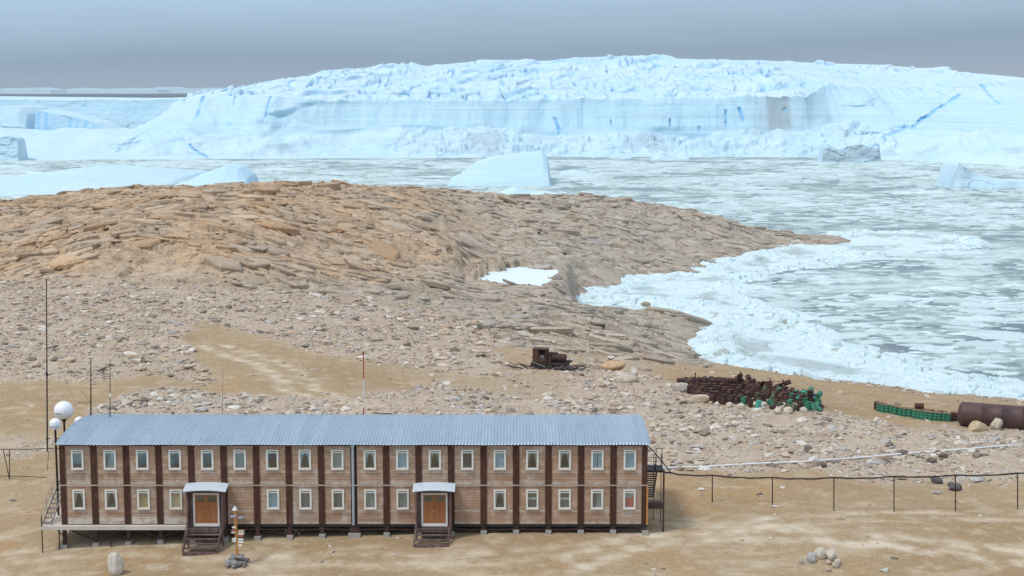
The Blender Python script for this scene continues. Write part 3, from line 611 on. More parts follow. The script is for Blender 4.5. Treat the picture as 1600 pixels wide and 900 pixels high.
def berg(name, label, sil, vwl, front, thick, step=.7, tal=.35, dsp=None, group=None, cat='iceberg', ends=6., rows=(30, 50, 30, 8), topslope=0.):
    """sil: silhouette (u,v) of the front top edge; vwl: waterline v (a number or a list)"""
    u_ = [p[0] for p in sil]; vt_ = np.array([p[1] for p in sil], float); vw_ = np.array(vwl if hasattr(vwl, '__len__') else [vwl]*len(sil), float)
    Yw = wl(vw_); Ya = Yw+front*tal; Yb_ = Yw+front; zt = np.maximum(zv(vt_, Yb_), .3)
    return ice_mass(name, u_, [(Yw, 0*Yw-3), (Ya, zt*tal*.75), (Yb_, zt), (Yb_+thick*.8, zt+topslope), (Yb_+thick, 0*Yw-3)], rows, step, float(np.mean(Yw)), dsp or gen_disp(), label, cat, group, ends)
# table berg far left, behind
berg('tabular_iceberg', 'low flat topped iceberg with a level snowy edge at far left', [(-420,150),(-200,153),(0,155),(100,156),(255,155),(300,155)], 222, 24, 420, 1.0, .2, gen_disp(.8, .15, 1.5, 1., 3), topslope=0)
berg('iceberg', 'rounded white ice block at the left frame edge below the flat berg', [(-330,180),(-150,172),(-60,168),(0,166),(22,167),(36,180),(46,200)], 236, 22, 80, .8, .3, gen_disp(.5, .05, 1.6, .3, 9))
berg('iceberg', 'tilted wedge of ice with blue vertical streaks on its face', [(49,176),(58,172),(90,178),(120,184),(145,192),(162,203),(170,214)], 236, 12, 60, .6, .15, gen_disp(.35, .2, 1.0, .7, 13, 0, .5), ends=2)
berg('snowy_ice_mound', 'smooth snow mound of ice along the far left waterline', [(-420,205),(-200,200),(-60,204),(0,208),(30,202),(70,206),(110,202),(160,212),(220,216),(300,226),(345,240)], 251, 95, 60, .8, .3, gen_disp(1.3, .1, 2.2, .15, 21), cat='ice mound', ends=20)
berg('iceberg', 'grey rotten ice stump standing at far left waterline', [(-40,222),(-10,214),(12,212),(25,216),(34,232)], 252, 8, 14, .5, .3, gen_disp(.6, .1, .6, .3, 23, .15), ends=3)
berg('ice_mound', 'long low snowy ice mound just beyond the left hill', [(-300,288),(-120,282),(0,268),(40,265),(90,268),(150,272),(190,274),(202,284),(222,297)], [318,316,312,312,311,308,302,298,299], 110, 60, .6, .45, gen_disp(.5, .1, 1.2, .1, 25), cat='ice mound', ends=10)
berg('small_iceberg', 'small peaked white iceberg showing above the middle of the hill', [(255,290),(280,284),(300,274),(322,266),(345,258),(364,262),(378,274),(392,286)], 293, 16, 26, .4, .2, gen_disp(.3, .05, .8, .1, 27), ends=4)
berg('small_iceberg', 'concave sided iceberg with a smooth hollow alone in the slushy bay', [(690,288),(715,276),(738,258),(765,249),(800,245),(840,240),(850,239),(858,246),(862,262),(868,280)], 292, 30, 40, .4, .25, gen_disp(.3, .05, 1.4, .45, 29), ends=3)
berg('small_iceberg', 'small bright ice lump behind the hill crest', [(776,306),(790,298),(806,294),(822,300),(838,302),(850,300),(872,304),(885,308)], 312, 6, 14, .35, .3, gen_disp(.25, 0, .4, .0, 31), ends=2)
berg('iceberg', 'grey broken ice block at the foot of the great cliff', [(1284,240),(1292,224),(1310,232),(1330,228),(1345,224),(1358,228),(1370,222),(1378,226),(1380,245)], 254, 7, 16, .45, .2, gen_disp(.7, .2, .5, .5, 33, .8), ends=2)
berg('iceberg', 'pointed pale ice fin at the right waterline', [(1488,285),(1498,272),(1504,255),(1512,258),(1525,270),(1560,280),(1600,284),(1700,286)], 296, 8, 30, .45, .3, gen_disp(.5, .1, .7, .4, 35, .4), ends=3)
for k, (u0, u1, v0, vw0) in enumerate([(872,925,266,273),(1052,1082,240,249),(950,990,240,247),(1180,1220,206,236),(1240,1290,204,238),(1016,1060,238,250)]):
    n = 7; uu = np.linspace(u0, u1, n); sl_ = [(a_, v0+(vw0-v0)*abs((i-3)/3.6)**1.5+random.uniform(-.6, .6)) for i, a_ in enumerate(uu)]
    berg('ice_chunk', 'white ice chunk floating in the slush below the great cliff', sl_, vw0+1, 6, 12, .45, .3, gen_disp(.5, .2, .5, .2, 50+k), group='ice chunks below the great cliff', ends=2, rows=(16, 20, 12, 4), cat='ice chunk')
# haze
m = MB(); m.box(-20000, 20000, -400, 22000, -8, 190); hz = m.build('haze', None); hm = bpy.data.materials.new('haze_mat'); hm.use_nodes = True; ht = hm.node_tree; ht.nodes.clear()
ho = ht.nodes.new('ShaderNodeOutputMaterial'); hv = ht.nodes.new('ShaderNodeVolumePrincipled'); hv.inputs['Density'].default_value = 3.5e-5; hv.inputs['Color'].default_value = (.80, .88, .96, 1)
ht.links.new(hv.outputs[0], ho.inputs['Volume']); hz.data.materials.append(hm); tag(hz, kind='stuff')
# far bergs on the horizon
for k, (sl_, lb) in enumerate([([(-400,141),(-200,138),(0,139),(10,138),(60,137),(80,139),(90,141)], 'long faint white iceberg on the horizon at far left'),
        ([(80,141),(105,139),(130,137.5),(150,139),(200,137.5),(240,138),(255,140)], 'faint grey blue iceberg on the horizon, second from the left'),
        ([(235,139),(246,136),(270,136),(285,139),(310,138),(335,137),(350,140)], 'faint white iceberg on the horizon nearest the great berg')]):
    u_ = [p[0] for p in sl_]; Yf = 16500+k*900.; vt_ = np.array([p[1] for p in sl_]); Yw = np.full(len(u_), Yf)
    ice_mass('distant_iceberg', u_, [(Yw, 0*Yw-3), (Yw+40, zv(vt_, Yw+80)*.5), (Yw+80, zv(vt_, Yw+80)), (Yw+600, zv(vt_, Yw+80)), (Yw+700, 0*Yw-3)], (6, 8, 6, 2), 8., Yf, gen_disp(3., .1, 8., .6, 70+k, .5), lb, ends=60)

# ------------------------------------------------------------------ rocks
def hull(n, seed, flat=1.):
    r = random.Random(seed); bm = bmesh.new()
    for _ in range(n):
        v = Vector((r.gauss(0, 1), r.gauss(0, 1), r.gauss(0, 1))).normalized()*r.uniform(.8, 1.05); v.x *= r.choice((1, 1.15)); v.z *= .72*flat
        bm.verts.new(v)
    res = bmesh.ops.convex_hull(bm, input=bm.verts[:])
    bmesh.ops.delete(bm, geom=list({e for e in res['geom_interior']+res['geom_unused'] if isinstance(e, bmesh.types.BMVert)}), context='VERTS')
    bmesh.ops.triangulate(bm, faces=bm.faces[:]); bmesh.ops.recalc_face_normals(bm, faces=bm.faces[:])
    bm.verts.ensure_lookup_table(); V_ = np.array([v.co[:] for v in bm.verts]); Fx = np.array([[v.index for v in f.verts] for f in bm.faces]); bm.free(); return V_, Fx
VAR = [hull(random.choice((10, 12, 14, 18)), 300+i, random.choice((.6, .8, 1))) for i in range(22)]
TINTS = 1.04*np.array([(.66,.60,.52),(.60,.52,.43),(.55,.45,.35),(.48,.38,.29),(.66,.60,.53),(.42,.37,.33),(.52,.40,.30),(.36,.29,.23),(.60,.50,.38),(.72,.69,.64),(.48,.47,.45),(.24,.20,.17)])  # darkest tint paints in the shade of gaps between stones
TANS = len(TINTS)
NK = 680000
kY = np.sqrt(rng.uniform(100**2, 330**2, NK)); kX = kY*rng.uniform(-.40, .40, NK)
kz = samp(GB, kX, kY); kzz = samp(Z, kX, kY)
dn = samp(rubm, kX, kY)*.92; bd = samp(bed, kX, kY)
ku, kv = proj(kX, kY, kz)
dn = np.maximum(dn, .05*(1-bd)); dn = np.maximum(dn, .12*bd*(kz > 2))
dn = np.maximum(dn, .55*((kz > .3) & (kz < 1.6) & (kY < 262) & (kX > 20)))
dn *= np.clip(.80+2.0*fbm(kX/6, kY/8, 3, 111), .08, 1.5)*np.where(kY < 165, 1.0, .62)
dn[(kX > -36) & (kX < 13) & (kY > 108) & (kY < 122.5)] *= .15
dn[(kY < 121) & (kX > -60)] *= .55
dn[kz < .2] = 0
BX = (28., 56.)   # keep barrels area clearer
kp = rng.uniform(0, 1, NK) < dn
kX, kY, kzz, kz, bd, ku, kv = [q[kp] for q in (kX, kY, kzz, kz, bd, ku, kv)]; n = len(kX)
rub_here = samp(rubm, kX, kY)
ks = np.clip(rng.pareto(2.5, n)*.095+.05, .05, .70)*np.where(rub_here > .3, 1, .65)*np.where(bd > .5, 1.3, 1)
ks *= np.where(kY > 165, 1.15, 1.0)
order = np.argsort(-(ks/kY)*(np.abs(ku-800) < 810)*(kv < 905))
big = set(order[:285].tolist()); print('rocks', n)
def rock_xf(k):
    V_, Fx = VAR[int(rng.integers(len(VAR)))]
    a_ = rng.uniform(0, 6.28); sc = ks[k]*np.array([rng.uniform(.8, 1.35), rng.uniform(.75, 1.15), rng.uniform(.6, 1.0)])
    W = V_*sc; c_, s_ = math.cos(a_), math.sin(a_); W = np.stack([W[:, 0]*c_-W[:, 1]*s_, W[:, 0]*s_+W[:, 1]*c_, W[:, 2]], -1); return W, Fx
Vs = []; Fs = []; Cs = []; off = 0; ind = []
for k in range(n):
    W, Fx = rock_xf(k); tint = TINTS[int(rng.integers(TANS))]*rng.uniform(.8, 1.1)
    if kY[k] > 165: tint = tint*np.array([1, .95, .91])
    base = np.array([kX[k], kY[k], kzz[k]+ks[k]*.05])
    if k in big: ind.append((base, W, Fx, tint, ku[k], kv[k], ks[k])); continue
    Vs.append(W+base); Fs.append(Fx+off); off += len(W); Cs.append(np.repeat(tint[None], len(W), 0))
# fractured slabs of the rocky hills
def slabs():
    n = 38000; Y = np.sqrt(rng.uniform(205**2, 480**2, n)); X = Y*rng.uniform(-.40, .24, n); b_ = samp(bed, X, Y); g_ = samp(GB, X, Y); o_ = samp(oran, X, Y); p_ = samp(pnd, X, Y)
    cl = fbm(X/18, Y/24, 3, 131)
    kp_ = (b_ > .6) & (g_ > .5) & (p_ < .01) & (rng.uniform(0, 1, n) < np.clip(.55+2.6*cl, .10, 1)); X, Y, g_, o_ = X[kp_], Y[kp_], g_[kp_], o_[kp_]
    z = samp(Z, X, Y); L_ = np.clip(rng.lognormal(math.log(.82), .60, len(X)), .3, 3.2); hd = fbm(X/70, Y/70, 2, 132)*1.0-.12
    zx = (samp(Z, X+3, Y)-samp(Z, X-3, Y))/6; zy = (samp(Z, X, Y+4)-samp(Z, X, Y-4))/8
    nzs = fbm(X/11, Y/16, 3, 133); q2 = fbm(X/16, Y/22, 3, 134)*o_
    for k in range(len(X)):
        W, Fx = SV[int(rng.integers(len(SV)))]; sc = L_[k]*np.array([rng.uniform(.8, 1.5), rng.uniform(.8, 1.4), rng.uniform(.14, .30)]); W = W*sc
        a_ = hd[k]+rng.normal(0, .35)+(math.pi/2 if rng.random() < .2 else 0); c_, s_ = math.cos(a_), math.sin(a_); W = np.stack([W[:, 0]*c_-W[:, 1]*s_, W[:, 0]*s_+W[:, 1]*c_, W[:, 2]], -1)
        tx = zx[k]+rng.normal(0, .09); ty = zy[k]-abs(rng.normal(.06, .09)); W[:, 2] += W[:, 0]*tx+W[:, 1]*ty
        t1 = np.array([.56, .44, .32]) if rng.random() < .7 else np.array([.52, .385, .265]); t2 = np.array([.47, .405, .325]) if rng.random() < .6 else np.array([.54, .48, .41])
        tint = (t1*o_[k]+t2*(1-o_[k]))*rng.uniform(.86, 1.08)
        q_ = nzs[k]; tint = tint*(1+q_*np.array([.35, .30, .22]))*(np.array([1.04, .93, .80]) if q2[k] > .12 else np.array([1, 1, 1]))
        yield W+np.array([X[k], Y[k], z[k]-rng.uniform(.03, .24)*L_[k]]), Fx, tint
SV = []
for i in range(16):
    r = random.Random(900+i); bm = bmesh.new(); nn = r.choice((4, 5, 6)); th0 = r.uniform(0, 6)
    for q in range(nn):
        th = th0+(q+r.uniform(-.25, .25))*2*math.pi/nn; rr_ = r.uniform(.8, 1.15)
        for zz_, f_ in ((-1, .9), (.45, 1.0), (1.0, r.uniform(.78, .93))): bm.verts.new((math.cos(th)*rr_*f_, math.sin(th)*rr_*f_, zz_+r.uniform(-.15, .15)))
    bmesh.ops.convex_hull(bm, input=bm.verts[:]); bmesh.ops.delete(bm, geom=[v for v in bm.verts if not v.link_faces], context='VERTS'); bmesh.ops.triangulate(bm, faces=bm.faces[:]); bmesh.ops.recalc_face_normals(bm, faces=bm.faces[:])
    bm.verts.index_update(); bm.verts.ensure_lookup_table(); SV.append((np.array([v.co[:] for v in bm.verts]), np.array([[v.index for v in f.verts] for f in bm.faces]))); bm.free()
sv, sf, sc_, so_ = [], [], [], 0
for W, Fx, tint in slabs(): sv.append(W); sf.append(Fx+so_); so_ += len(W); sc_.append(np.repeat(tint[None], len(W), 0))
tag(tri_mesh('bedrock_slabs', np.concatenate(sv), np.concatenate(sf), M_ROCK, False, np.concatenate(sc_)), kind='stuff')
o = tri_mesh('rubble_stones', np.concatenate(Vs), np.concatenate(Fs), M_ROCK, False, np.concatenate(Cs)); tag(o, kind='stuff')
for base, W, Fx, tint, u_, v_, s_ in ind:
    o = tri_mesh('boulder', W, Fx, M_ROCK, False, np.repeat(tint[None], len(W), 0)); o.location = base
    if v_ > 745: tag(o, 'loose stone lying on the bare sandy ground in the foreground', 'rock', 'loose stones on the foreground sand')
    elif u_ > 870: tag(o, 'pale boulder in the rubble field right of the building', 'boulder', 'boulders right of the building')
    elif v_ > 595: tag(o, 'boulder in the stony strip just behind the blue roof', 'boulder', 'boulders behind the roof')
    else: tag(o, 'boulder on the stony slope beyond the building', 'boulder', 'boulders on the far slope')
def boulder(name, u, v, w_, h_, d_, label, cat, tint, seed, group=None, lift=.3, n=26, smooth=True, pos=None, rz=None):
    p = pos or ground_at(u, v); me = bpy.data.meshes.new(name); bm = bmesh.new(); bmesh.ops.create_icosphere(bm, subdivisions=3, radius=1)
    r = random.Random(seed); pl = [(Vector((r.gauss(0, 1), r.gauss(0, 1), r.gauss(0, .8))).normalized(), r.uniform(.62, .86)) for _ in range(9)]
    for vv in bm.verts:
        q = vv.co.copy(); q *= 1+.10*noise.noise(q*1.3+Vector((seed, 0, 0)))
        for nn, dd in pl:
            e_ = q.dot(nn)-dd
            if e_ > 0: q -= nn*e_*.85
        q *= 1+.05*noise.noise(q*4+Vector((seed, 3, 0))); vv.co = Vector((q.x*w_/2, q.y*d_/2, q.z*h_/2))*1.15
    bm.to_mesh(me); bm.free(); me.materials.append(M_ROCK)
    a_ = me.color_attributes.new('tint', 'FLOAT_COLOR', 'POINT'); a_.data.foreach_set('color', np.tile(np.array([*tint, 1.], np.float32), len(me.vertices)))
    o = link(name, me); o.location = (p.x, p.y, p.z+h_*lift); o.rotation_euler.z = seed*1.3 if rz is None else rz
    if label: tag(o, label, cat, group)
    return o
boulder('white_boulder', 181, 897, 1.2, 1.7, .9, 'tall white boulder alone on sand in the left foreground', 'boulder', (.74, .69, .61), 501, lift=.42, rz=.2)
boulder('flat_boulder', 958, 578, 3.2, 1.15, 1.8, 'large orange flat topped boulder right of the wreck', 'boulder', (.62, .43, .26), 502, rz=.1, lift=.42)
boulder('flat_boulder', 978, 597, 2.6, .9, 1.6, 'pale low slab below the orange boulder near the wreck', 'boulder', (.62, .53, .44), 503, rz=.1)
boulder('round_boulder', 990, 588, 1.0, 1.1, .9, 'small round pale boulder beside the orange flat boulder', 'boulder', (.68, .62, .56), 504)
boulder('boulder', 1008, 478, 2.0, 1.1, 1.5, 'single brown boulder stranded in the white shore ice', 'boulder', (.40, .33, .25), 505, pos=atz(1008, 478, .6))
boulder('square_boulder', 1527, 673, 1.7, 1.15, 1.1, 'yellowish square boulder left of two against the rusty tank', 'boulder', (.62, .50, .33), 506, rz=.1)
boulder('square_boulder', 1556, 671, 1.2, 1.35, .9, 'pale tall boulder against the middle of the rusty tank', 'boulder', (.64, .57, .45), 507, rz=.1)
boulder('flat_boulder', 1186, 636, 1.6, .7, 1.1, 'smooth oval pale stone at the foot of the drum heap', 'boulder', (.70, .64, .56), 508, rz=0)
boulder('flat_boulder', 1092, 628, 2.6, 1.0, 1.6, 'long tan stone at the left foot of the drum heap', 'boulder', (.60, .50, .37), 509, rz=.1)
boulder('flat_boulder', 1065, 611, 2.0, 1.1, 1.4, 'grey stone left of the rusty drum heap', 'boulder', (.52, .47, .42), 510)
for k, (u, v, s_) in enumerate([(1222,641,1.3),(1243,640,1.2),(1232,645,1.1),(1255,644,.9),(1120,634,.7),(1140,636,.8),(1158,638,.9),(1110,631,.5),(1215,646,.9)]):
    boulder('boulder', u, v, s_*.95, s_*.7, s_*.8, 'pale stone in the row along the foot of the drum heap', 'boulder', (.66, .60, .51), 520+k, 'stones along the drum heap')
for k, (u, v, s_, tn) in enumerate([(1268,878,.85,(.50,.50,.49)),(1283,872,.95,(.62,.56,.46)),(1299,874,.9,(.64,.58,.5)),(1309,882,.5,(.6,.54,.46)),(1306,887,.55,(.55,.46,.36)),(1252,880,.45,(.5,.44,.38)),(1295,882,.4,(.6,.5,.4))]):
    boulder('boulder', u, v, s_*.95, s_*.95, s_*.8, 'rounded boulder in the small pile at lower right foreground', 'boulder', tn, 540+k, 'small boulder pile in the right foreground')
for k, (u, v, w_) in enumerate([(1463,754,1.1),(1494,766,1.2),(1486,760,.8)]):
    boulder('boulder', u, v, w_, w_*.6, w_*.7, 'dark grey boulder behind the right cable fence', 'boulder', (.13, .12, .12), 560+k, 'dark boulders behind the cable fence')
for k, (u, v, w_) in enumerate([(1465,709,.8),(1473,715,.9),(1456,723,.9),(1410,711,1.0),(1262,704,.9),(1282,729,.9)]):
    boulder('boulder', u, v, w_, w_*.6, w_*.8, 'dark brown stone beside the white pipe', 'boulder', (.20, .16, .14), 570+k, 'dark stones beside the white pipe')

# ------------------------------------------------------------------ dormitory building
YF = 111.0; DEP = 9.8
def bx(u, v=757, Y=YF): return at(u, v, Y).x
XL, XR = bx(95), bx(1011)
ZB, ZM, ZE = at(800, 819, YF).z, at(800, 758, YF).z, at(800, 694, YF).z
NB = 18; PIT = (bx(1009)-bx(97))/NB; XP = [bx(97)+PIT*i for i in range(NB+1)]
root = empty('dormitory_building', (XL, YF, ZB)); O = Vector(root.location)
tag(root, 'long two storey wooden lodge on stilts with a blue corrugated roof', 'building')
M_WALL = timber('wall_planks', (.28, .17, .11), (.50, .34, .23), (.62, .54, .47), .20, False, 1.1,
                bands=[(ZM-ZB+.12, .22, -1, 60, .9), (ZM-ZB+1.02, .10, -1, 60, 1.), (1.02, .10, -1, 60, .9), (.25, .36, -1, XP[4]-XL, 1.8), (.12, .10, XP[4]-XL, 60, .8)])
pw = .48
winU = {0:'dim',1:'right',2:'dark',3:'dark',4:'leafdim',5:'grey',6:'left',7:'blueA',8:'grey',9:'blueA',10:'blue',11:'A',12:'dim',13:'blue',14:'A',15:'A',16:'blueL',17:'blue'}
winL = {0:'pinkA',1:'pinkA',2:'orange',3:'yellow',6:'blue',7:'mesh',8:'mesh',9:'grey',10:'grey',13:'A',14:'stripe',15:'stripe',16:'greyA',17:'red'}
WW, WH = .84, 1.40
ZU = at(800, 718, YF).z; ZLw = at(800, 780, YF).z
wall = MB()
doors = (4, 11)
for i in range(NB):
    a_, b_ = XP[i]+pw/2, XP[i+1]-pw/2
    if i == 0: a_ = XP[0]+.30
    if i == 17: b_ = XP[18]-.30
    c_ = (XP[i]+XP[i+1])/2
    for fl, z0, z1_, zc_, tab in ((0, ZB, ZM, ZLw, winL), (1, ZM, ZE, ZU, winU)):
        has = i in tab
        if fl == 0 and i in doors: continue
        if not has: wall.box(a_, b_, YF, YF+.14, z0, z1_); continue
        x0, x1, w0, w1 = c_-WW/2, c_+WW/2, zc_-WH/2, zc_+WH/2
        wall.box(a_, x0, YF, YF+.14, z0, z1_); wall.box(x1, b_, YF, YF+.14, z0, z1_); wall.box(x0, x1, YF, YF+.14, z0, w0); wall.box(x0, x1, YF, YF+.14, w1, z1_)
wall.box(XL, XL+.14, YF+.2, YF+DEP, ZB, ZE); wall.box(XR-.14, XR, YF+.2, YF+DEP, ZB, ZE); wall.box(XL+.14, XR-.14, YF+DEP-.14, YF+DEP, ZB, ZE)
wall.build('wall', M_WALL, root, O)
inn = MB(); inn.box(XL+.2, XR-.2, YF+.2, YF+DEP-.2, ZB-.02, ZB+.10); inn.box(XL+.2, XR-.2, YF+.2, YF+DEP-.2, ZM-.12, ZM+.06); inn.box(XL+.2, XR-.2, YF+.15, YF+DEP-.2, ZE-.10, ZE-.02)
inn.box(XL+.2, XR-.2, YF+2.6, YF+2.7, ZB+.12, ZM-.14); inn.box(XL+.2, XR-.2, YF+2.6, YF+2.7, ZM+.08, ZE-.12)
for i in range(1, NB): inn.box(XP[i]-.04, XP[i]+.04, YF+.20, YF+2.58, ZB+.12, ZM-.14); inn.box(XP[i]-.04, XP[i]+.04, YF+.20, YF+2.58, ZM+.08, ZE-.12)
inn.build('inner_floor', M_FLOOR, root, O)
for i in range(NB+1):
    if i == 9: continue
    hw = pw/2-.004; x0, x1 = XP[i]-hw, XP[i]+hw
    if i == 0: x0, x1 = XL-.03, XP[0]+.296
    if i == 18: x0, x1 = XP[18]-.296, XR+.02
    m = MB(); m.box(x0, x1, YF-.05, YF+.16, ZB, ZE-.02); m.build('pillar', M_DARKWOOD, root, O)
m = MB(); m.box(XP[9]-.236, XP[9]+.236, YF+.06, YF+.18, ZB, ZE-.02); m.build('expansion_joint', M_DARK, root, O)
m = MB(); m.tube((XP[9]-.06, YF-.02, ZB-.05), (XP[9]-.06, YF-.02, ZE-.05), .105, n=12); m.box(XP[9]-.19, XP[9]+.07, YF-.14, YF+.08, ZE-.18, ZE-.06); m.build('drain_pipe', M_PIPE, root, O)
m = MB(); m.box(XL-.1, XR+.03, YF-.085, YF-.052, ZM-.04, ZM+.05); m.build('floor_strip', M_STRIP, root, O)
m = MB(); m.box(XP[18]+.06, XR+.08, YF-.10, YF-.052, ZB-.02, ZM-.05); m.build('corner_board', M_ORANGE, root, O)
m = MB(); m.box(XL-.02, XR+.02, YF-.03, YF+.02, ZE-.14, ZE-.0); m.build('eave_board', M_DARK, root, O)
# roof
nx = int((XR-XL+.5)/.0403); xs = np.linspace(XL-.22, XR+.18, nx); tt_ = np.linspace(0, 1, 30)
RX = np.repeat(xs[None], 30, 0); tY = tt_[:, None]*np.ones((1, nx)); RY = YF-.32+tY*(DEP+.64)
RZ = ZE+.03+.52*(1-(2*tY-1)**2)+.036*np.sin(2*np.pi*RX/.2422)+np.where(tY > .42, .03, 0)+.015*np.sin(RX*.9+tY*5)
ro = grid_mesh('roof', RX-O.x, RY-O.y, RZ-O.z, M_ROOF, parent=root); sm = ro.modifiers.new('solid', 'SOLIDIFY'); sm.thickness = .02
for xg, nm in ((XL+.02, 'gable'), (XR-.06, 'gable')):
    m = MB(); k = 24; top = [Vector((xg, YF-.02+(DEP+.04)*i/k, ZE+.0+.50*max(0, 1-(2*((.3+(DEP+.04)*i/k)/(DEP+.64))-1)**2))) for i in range(k+1)]
    vs = top+[Vector((p.x, p.y, ZE-.02)) for p in top]; vs2 = [p+Vector((.05, 0, 0)) for p in vs]; n1 = k+1
    m.add(vs+vs2, [(i, i+n1, i+1+n1, i+1) for i in range(k)]+[(i+2*n1, i+1+2*n1, i+1+3*n1, i+3*n1) for i in range(k)]+[(i, i+1, i+1+2*n1, i+2*n1) for i in range(k)]); m.build('gable', M_DARKWOOD, root, O)
# windows
def wframe():
    m = MB(); W2, H2, T_ = WW/2+.035, WH/2+.035, .125; y0, y1 = -.07, .05
    m.box(-W2, -W2+T_, y0, y1, -H2, H2); m.box(W2-T_, W2, y0, y1, -H2, H2); m.box(-W2+T_, W2-T_, y0, y1, H2-.09, H2); m.box(-W2+T_, W2-T_, y0, y1, -H2, -H2+.11)
    m.box(-W2+T_, W2-T_, y0+.02, y1, H2-.25, H2-.18); return m
def mesh_of(mb, name, mat): o = mb.build(name, mat); me = o.data; bpy.data.objects.remove(o); return me
me_fr = mesh_of(wframe(), 'window_frame', M_WHITE)
gm = MB(); gm.box(-WW/2+.08, WW/2-.08, -.012, -.004, -WH/2+.09, WH/2-.07); me_gl = mesh_of(gm, 'pane', M_GLASS)
smb = MB(); smb.box(-WW/2-.10, WW/2+.10, -.13, -.072, -WH/2-.09, -WH/2-.035); me_si = mesh_of(smb, 'sill', M_STRIP)
def sheet(pts, y=.07, wav=.012):
    m = MB(); m.add([Vector((x, y+wav*math.sin(x*40), z)) for x, z in pts]+[Vector((x, y+.012+wav*math.sin(x*40), z)) for x, z in pts],
        [tuple(range(len(pts))), tuple(reversed(range(len(pts), 2*len(pts))))]); return m
w2, hh = WW/2+.0, WH/2+.02
def curt(kind, o):
    def c(name, mat, pts, y=.07): sheet(pts, y).build(name, mat, o)
    full = [(-w2, -hh), (w2, -hh), (w2, hh), (-w2, hh)]
    def parted(mat, y=.07, g=.0, ap=.85):
        c('curtain', mat, [(-w2, -hh), (-w2+.10, -hh), (-.20, .1*ap), (-.02-g, hh*.72), (-.02-g, hh), (-w2, hh)], y); c('curtain', mat, [(w2, -hh), (w2, hh), (.02+g, hh), (.02+g, hh*.72), (.20, .1*ap), (w2-.10, -hh)], y)
    if kind == 'blue': c('curtain', M_CB, full)
    elif kind == 'blueL': c('curtain', M_CB, [(-w2, -hh), (0, -hh), (-.03, hh), (-w2, hh)]); c('curtain', M_CB, [(.08, -hh), (w2, -hh), (w2, hh), (0, hh)], .075)
    elif kind == 'blueA': parted(M_CB)
    elif kind == 'A': parted(M_CG)
    elif kind == 'greyA': c('curtain', M_CG, [(-.1, -hh), (w2, -hh), (w2, hh), (.05, hh)]); c('curtain', M_CM, full, .12)
    elif kind == 'pinkA':
        parted(M_CP); m = MB(); r = random.Random(3)
        for _ in range(26):
            x, z = r.uniform(-.26, .26), r.uniform(-hh, -hh+.5); m.bar((x, .12, -hh), (x+r.uniform(-.08, .08), .12, z), .07, .02)
        m.build('plant', M_LEAF, o)
    elif kind == 'orange': c('board', M_CO, [(-w2+.02, -hh), (w2-.08, -hh), (w2-.08, .14), (-w2+.02, .14)]); c('curtain', M_CP, full, .11)
    elif kind == 'yellow': c('blind', M_CY, full)
    elif kind == 'red': c('cloth', M_CR, [(-.22, -hh), (w2, -hh), (w2, .3), (.12, .12), (-.28, .05)]); c('curtain', M_CW, full, .11)
    elif kind == 'grey': c('curtain', M_CG, full, .12)
    elif kind == 'mesh': c('screen', M_CM, full)
    elif kind == 'stripe': c('blind', M_CW, [(-w2, -.05), (w2, -.05), (w2, .14), (-w2, .14)]); c('curtain', M_CM, full, .12)
    elif kind == 'left': c('curtain', M_CG, [(-w2, -hh), (-.18, -hh), (-.30, .1), (-.05, hh), (-w2, hh)])
    elif kind == 'right': c('curtain', M_CG, [(w2, -hh), (w2, hh), (.12, hh), (-.2, -.3), (-w2, -hh)], .09)
    elif kind in ('dim', 'leafdim', 'dark'): c('curtain', M_CD, full if kind != 'dark' else [(-w2, -hh), (-.15, -hh), (-.15, hh), (-w2, hh)], .5)
LB = {'blue': 'window with light blue curtain', 'yellow': 'window with yellow blind', 'orange': 'window with orange board', 'red': 'window with red cloth', 'pinkA': 'window with parted pink curtains'}
for tab, zc_ in ((winU, ZU), (winL, ZLw)):
    for i, kd in tab.items():
        c_ = (XP[i]+XP[i+1])/2
        wo = link('window', me_fr, None, root, (c_-O.x, 0, zc_-O.z))
        if kd in LB: wo['label'] = LB[kd]
        link('pane', me_gl, None, wo); link('sill', me_si, None, wo); curt(kd, wo)
# under-frame
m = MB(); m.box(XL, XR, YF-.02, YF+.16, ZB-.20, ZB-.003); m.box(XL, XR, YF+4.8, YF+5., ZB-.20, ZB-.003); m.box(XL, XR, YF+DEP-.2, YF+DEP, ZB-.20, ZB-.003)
m.box(XL, XR, YF+.2, YF+DEP-.24, ZB-.12, ZB-.03); m.build('floor_beam', M_DARK, root, O)  # beam painted near black, underfloor shade put into its colour
for i in range(NB+1):
    x = min(max(XP[i], XL+.12), XR-.12)
    for yy in (YF+.10, YF+4.9, YF+DEP-.1):
        g = gz(x, yy); w_ = .14 if i != 9 else .34
        m = MB(); m.box(x-w_, x+w_, yy-.11, yy+.11, g, ZB-.202); so = m.build('stilt', M_BROWNST, root, O)
        fm = MB(); fw = .42 if i != 9 else .85; fm.box(x-fw/2*1.05, x+fw/2*1.05, yy-.36, yy+.34, g-.35, g+.26); fm.build('footing', M_CONC, so, O)
for i in range(NB):
    if i in doors: continue
    x0, x1 = XP[i]+.12, XP[i+1]-.12; y = YF+.12; zt, zb = ZB-.30, max(gz(XP[i], y), gz(XP[i+1], y))+.34
    if zt-zb < .2: zb = zt-.35
    m = MB()
    if i % 2 == 0: m.bar((x0, y, zt), (x1, y, zb), .06)
    else: m.bar((x0, y, zb), (x1, y, zt), .06)
    m.build('brace', M_BROWNST, root, O)
m = MB(); m.box(XL, XR, YF+.02, YF+.06, ZB-.44, ZB-.37); m.build('tie_rail', M_BROWNST, root, O)
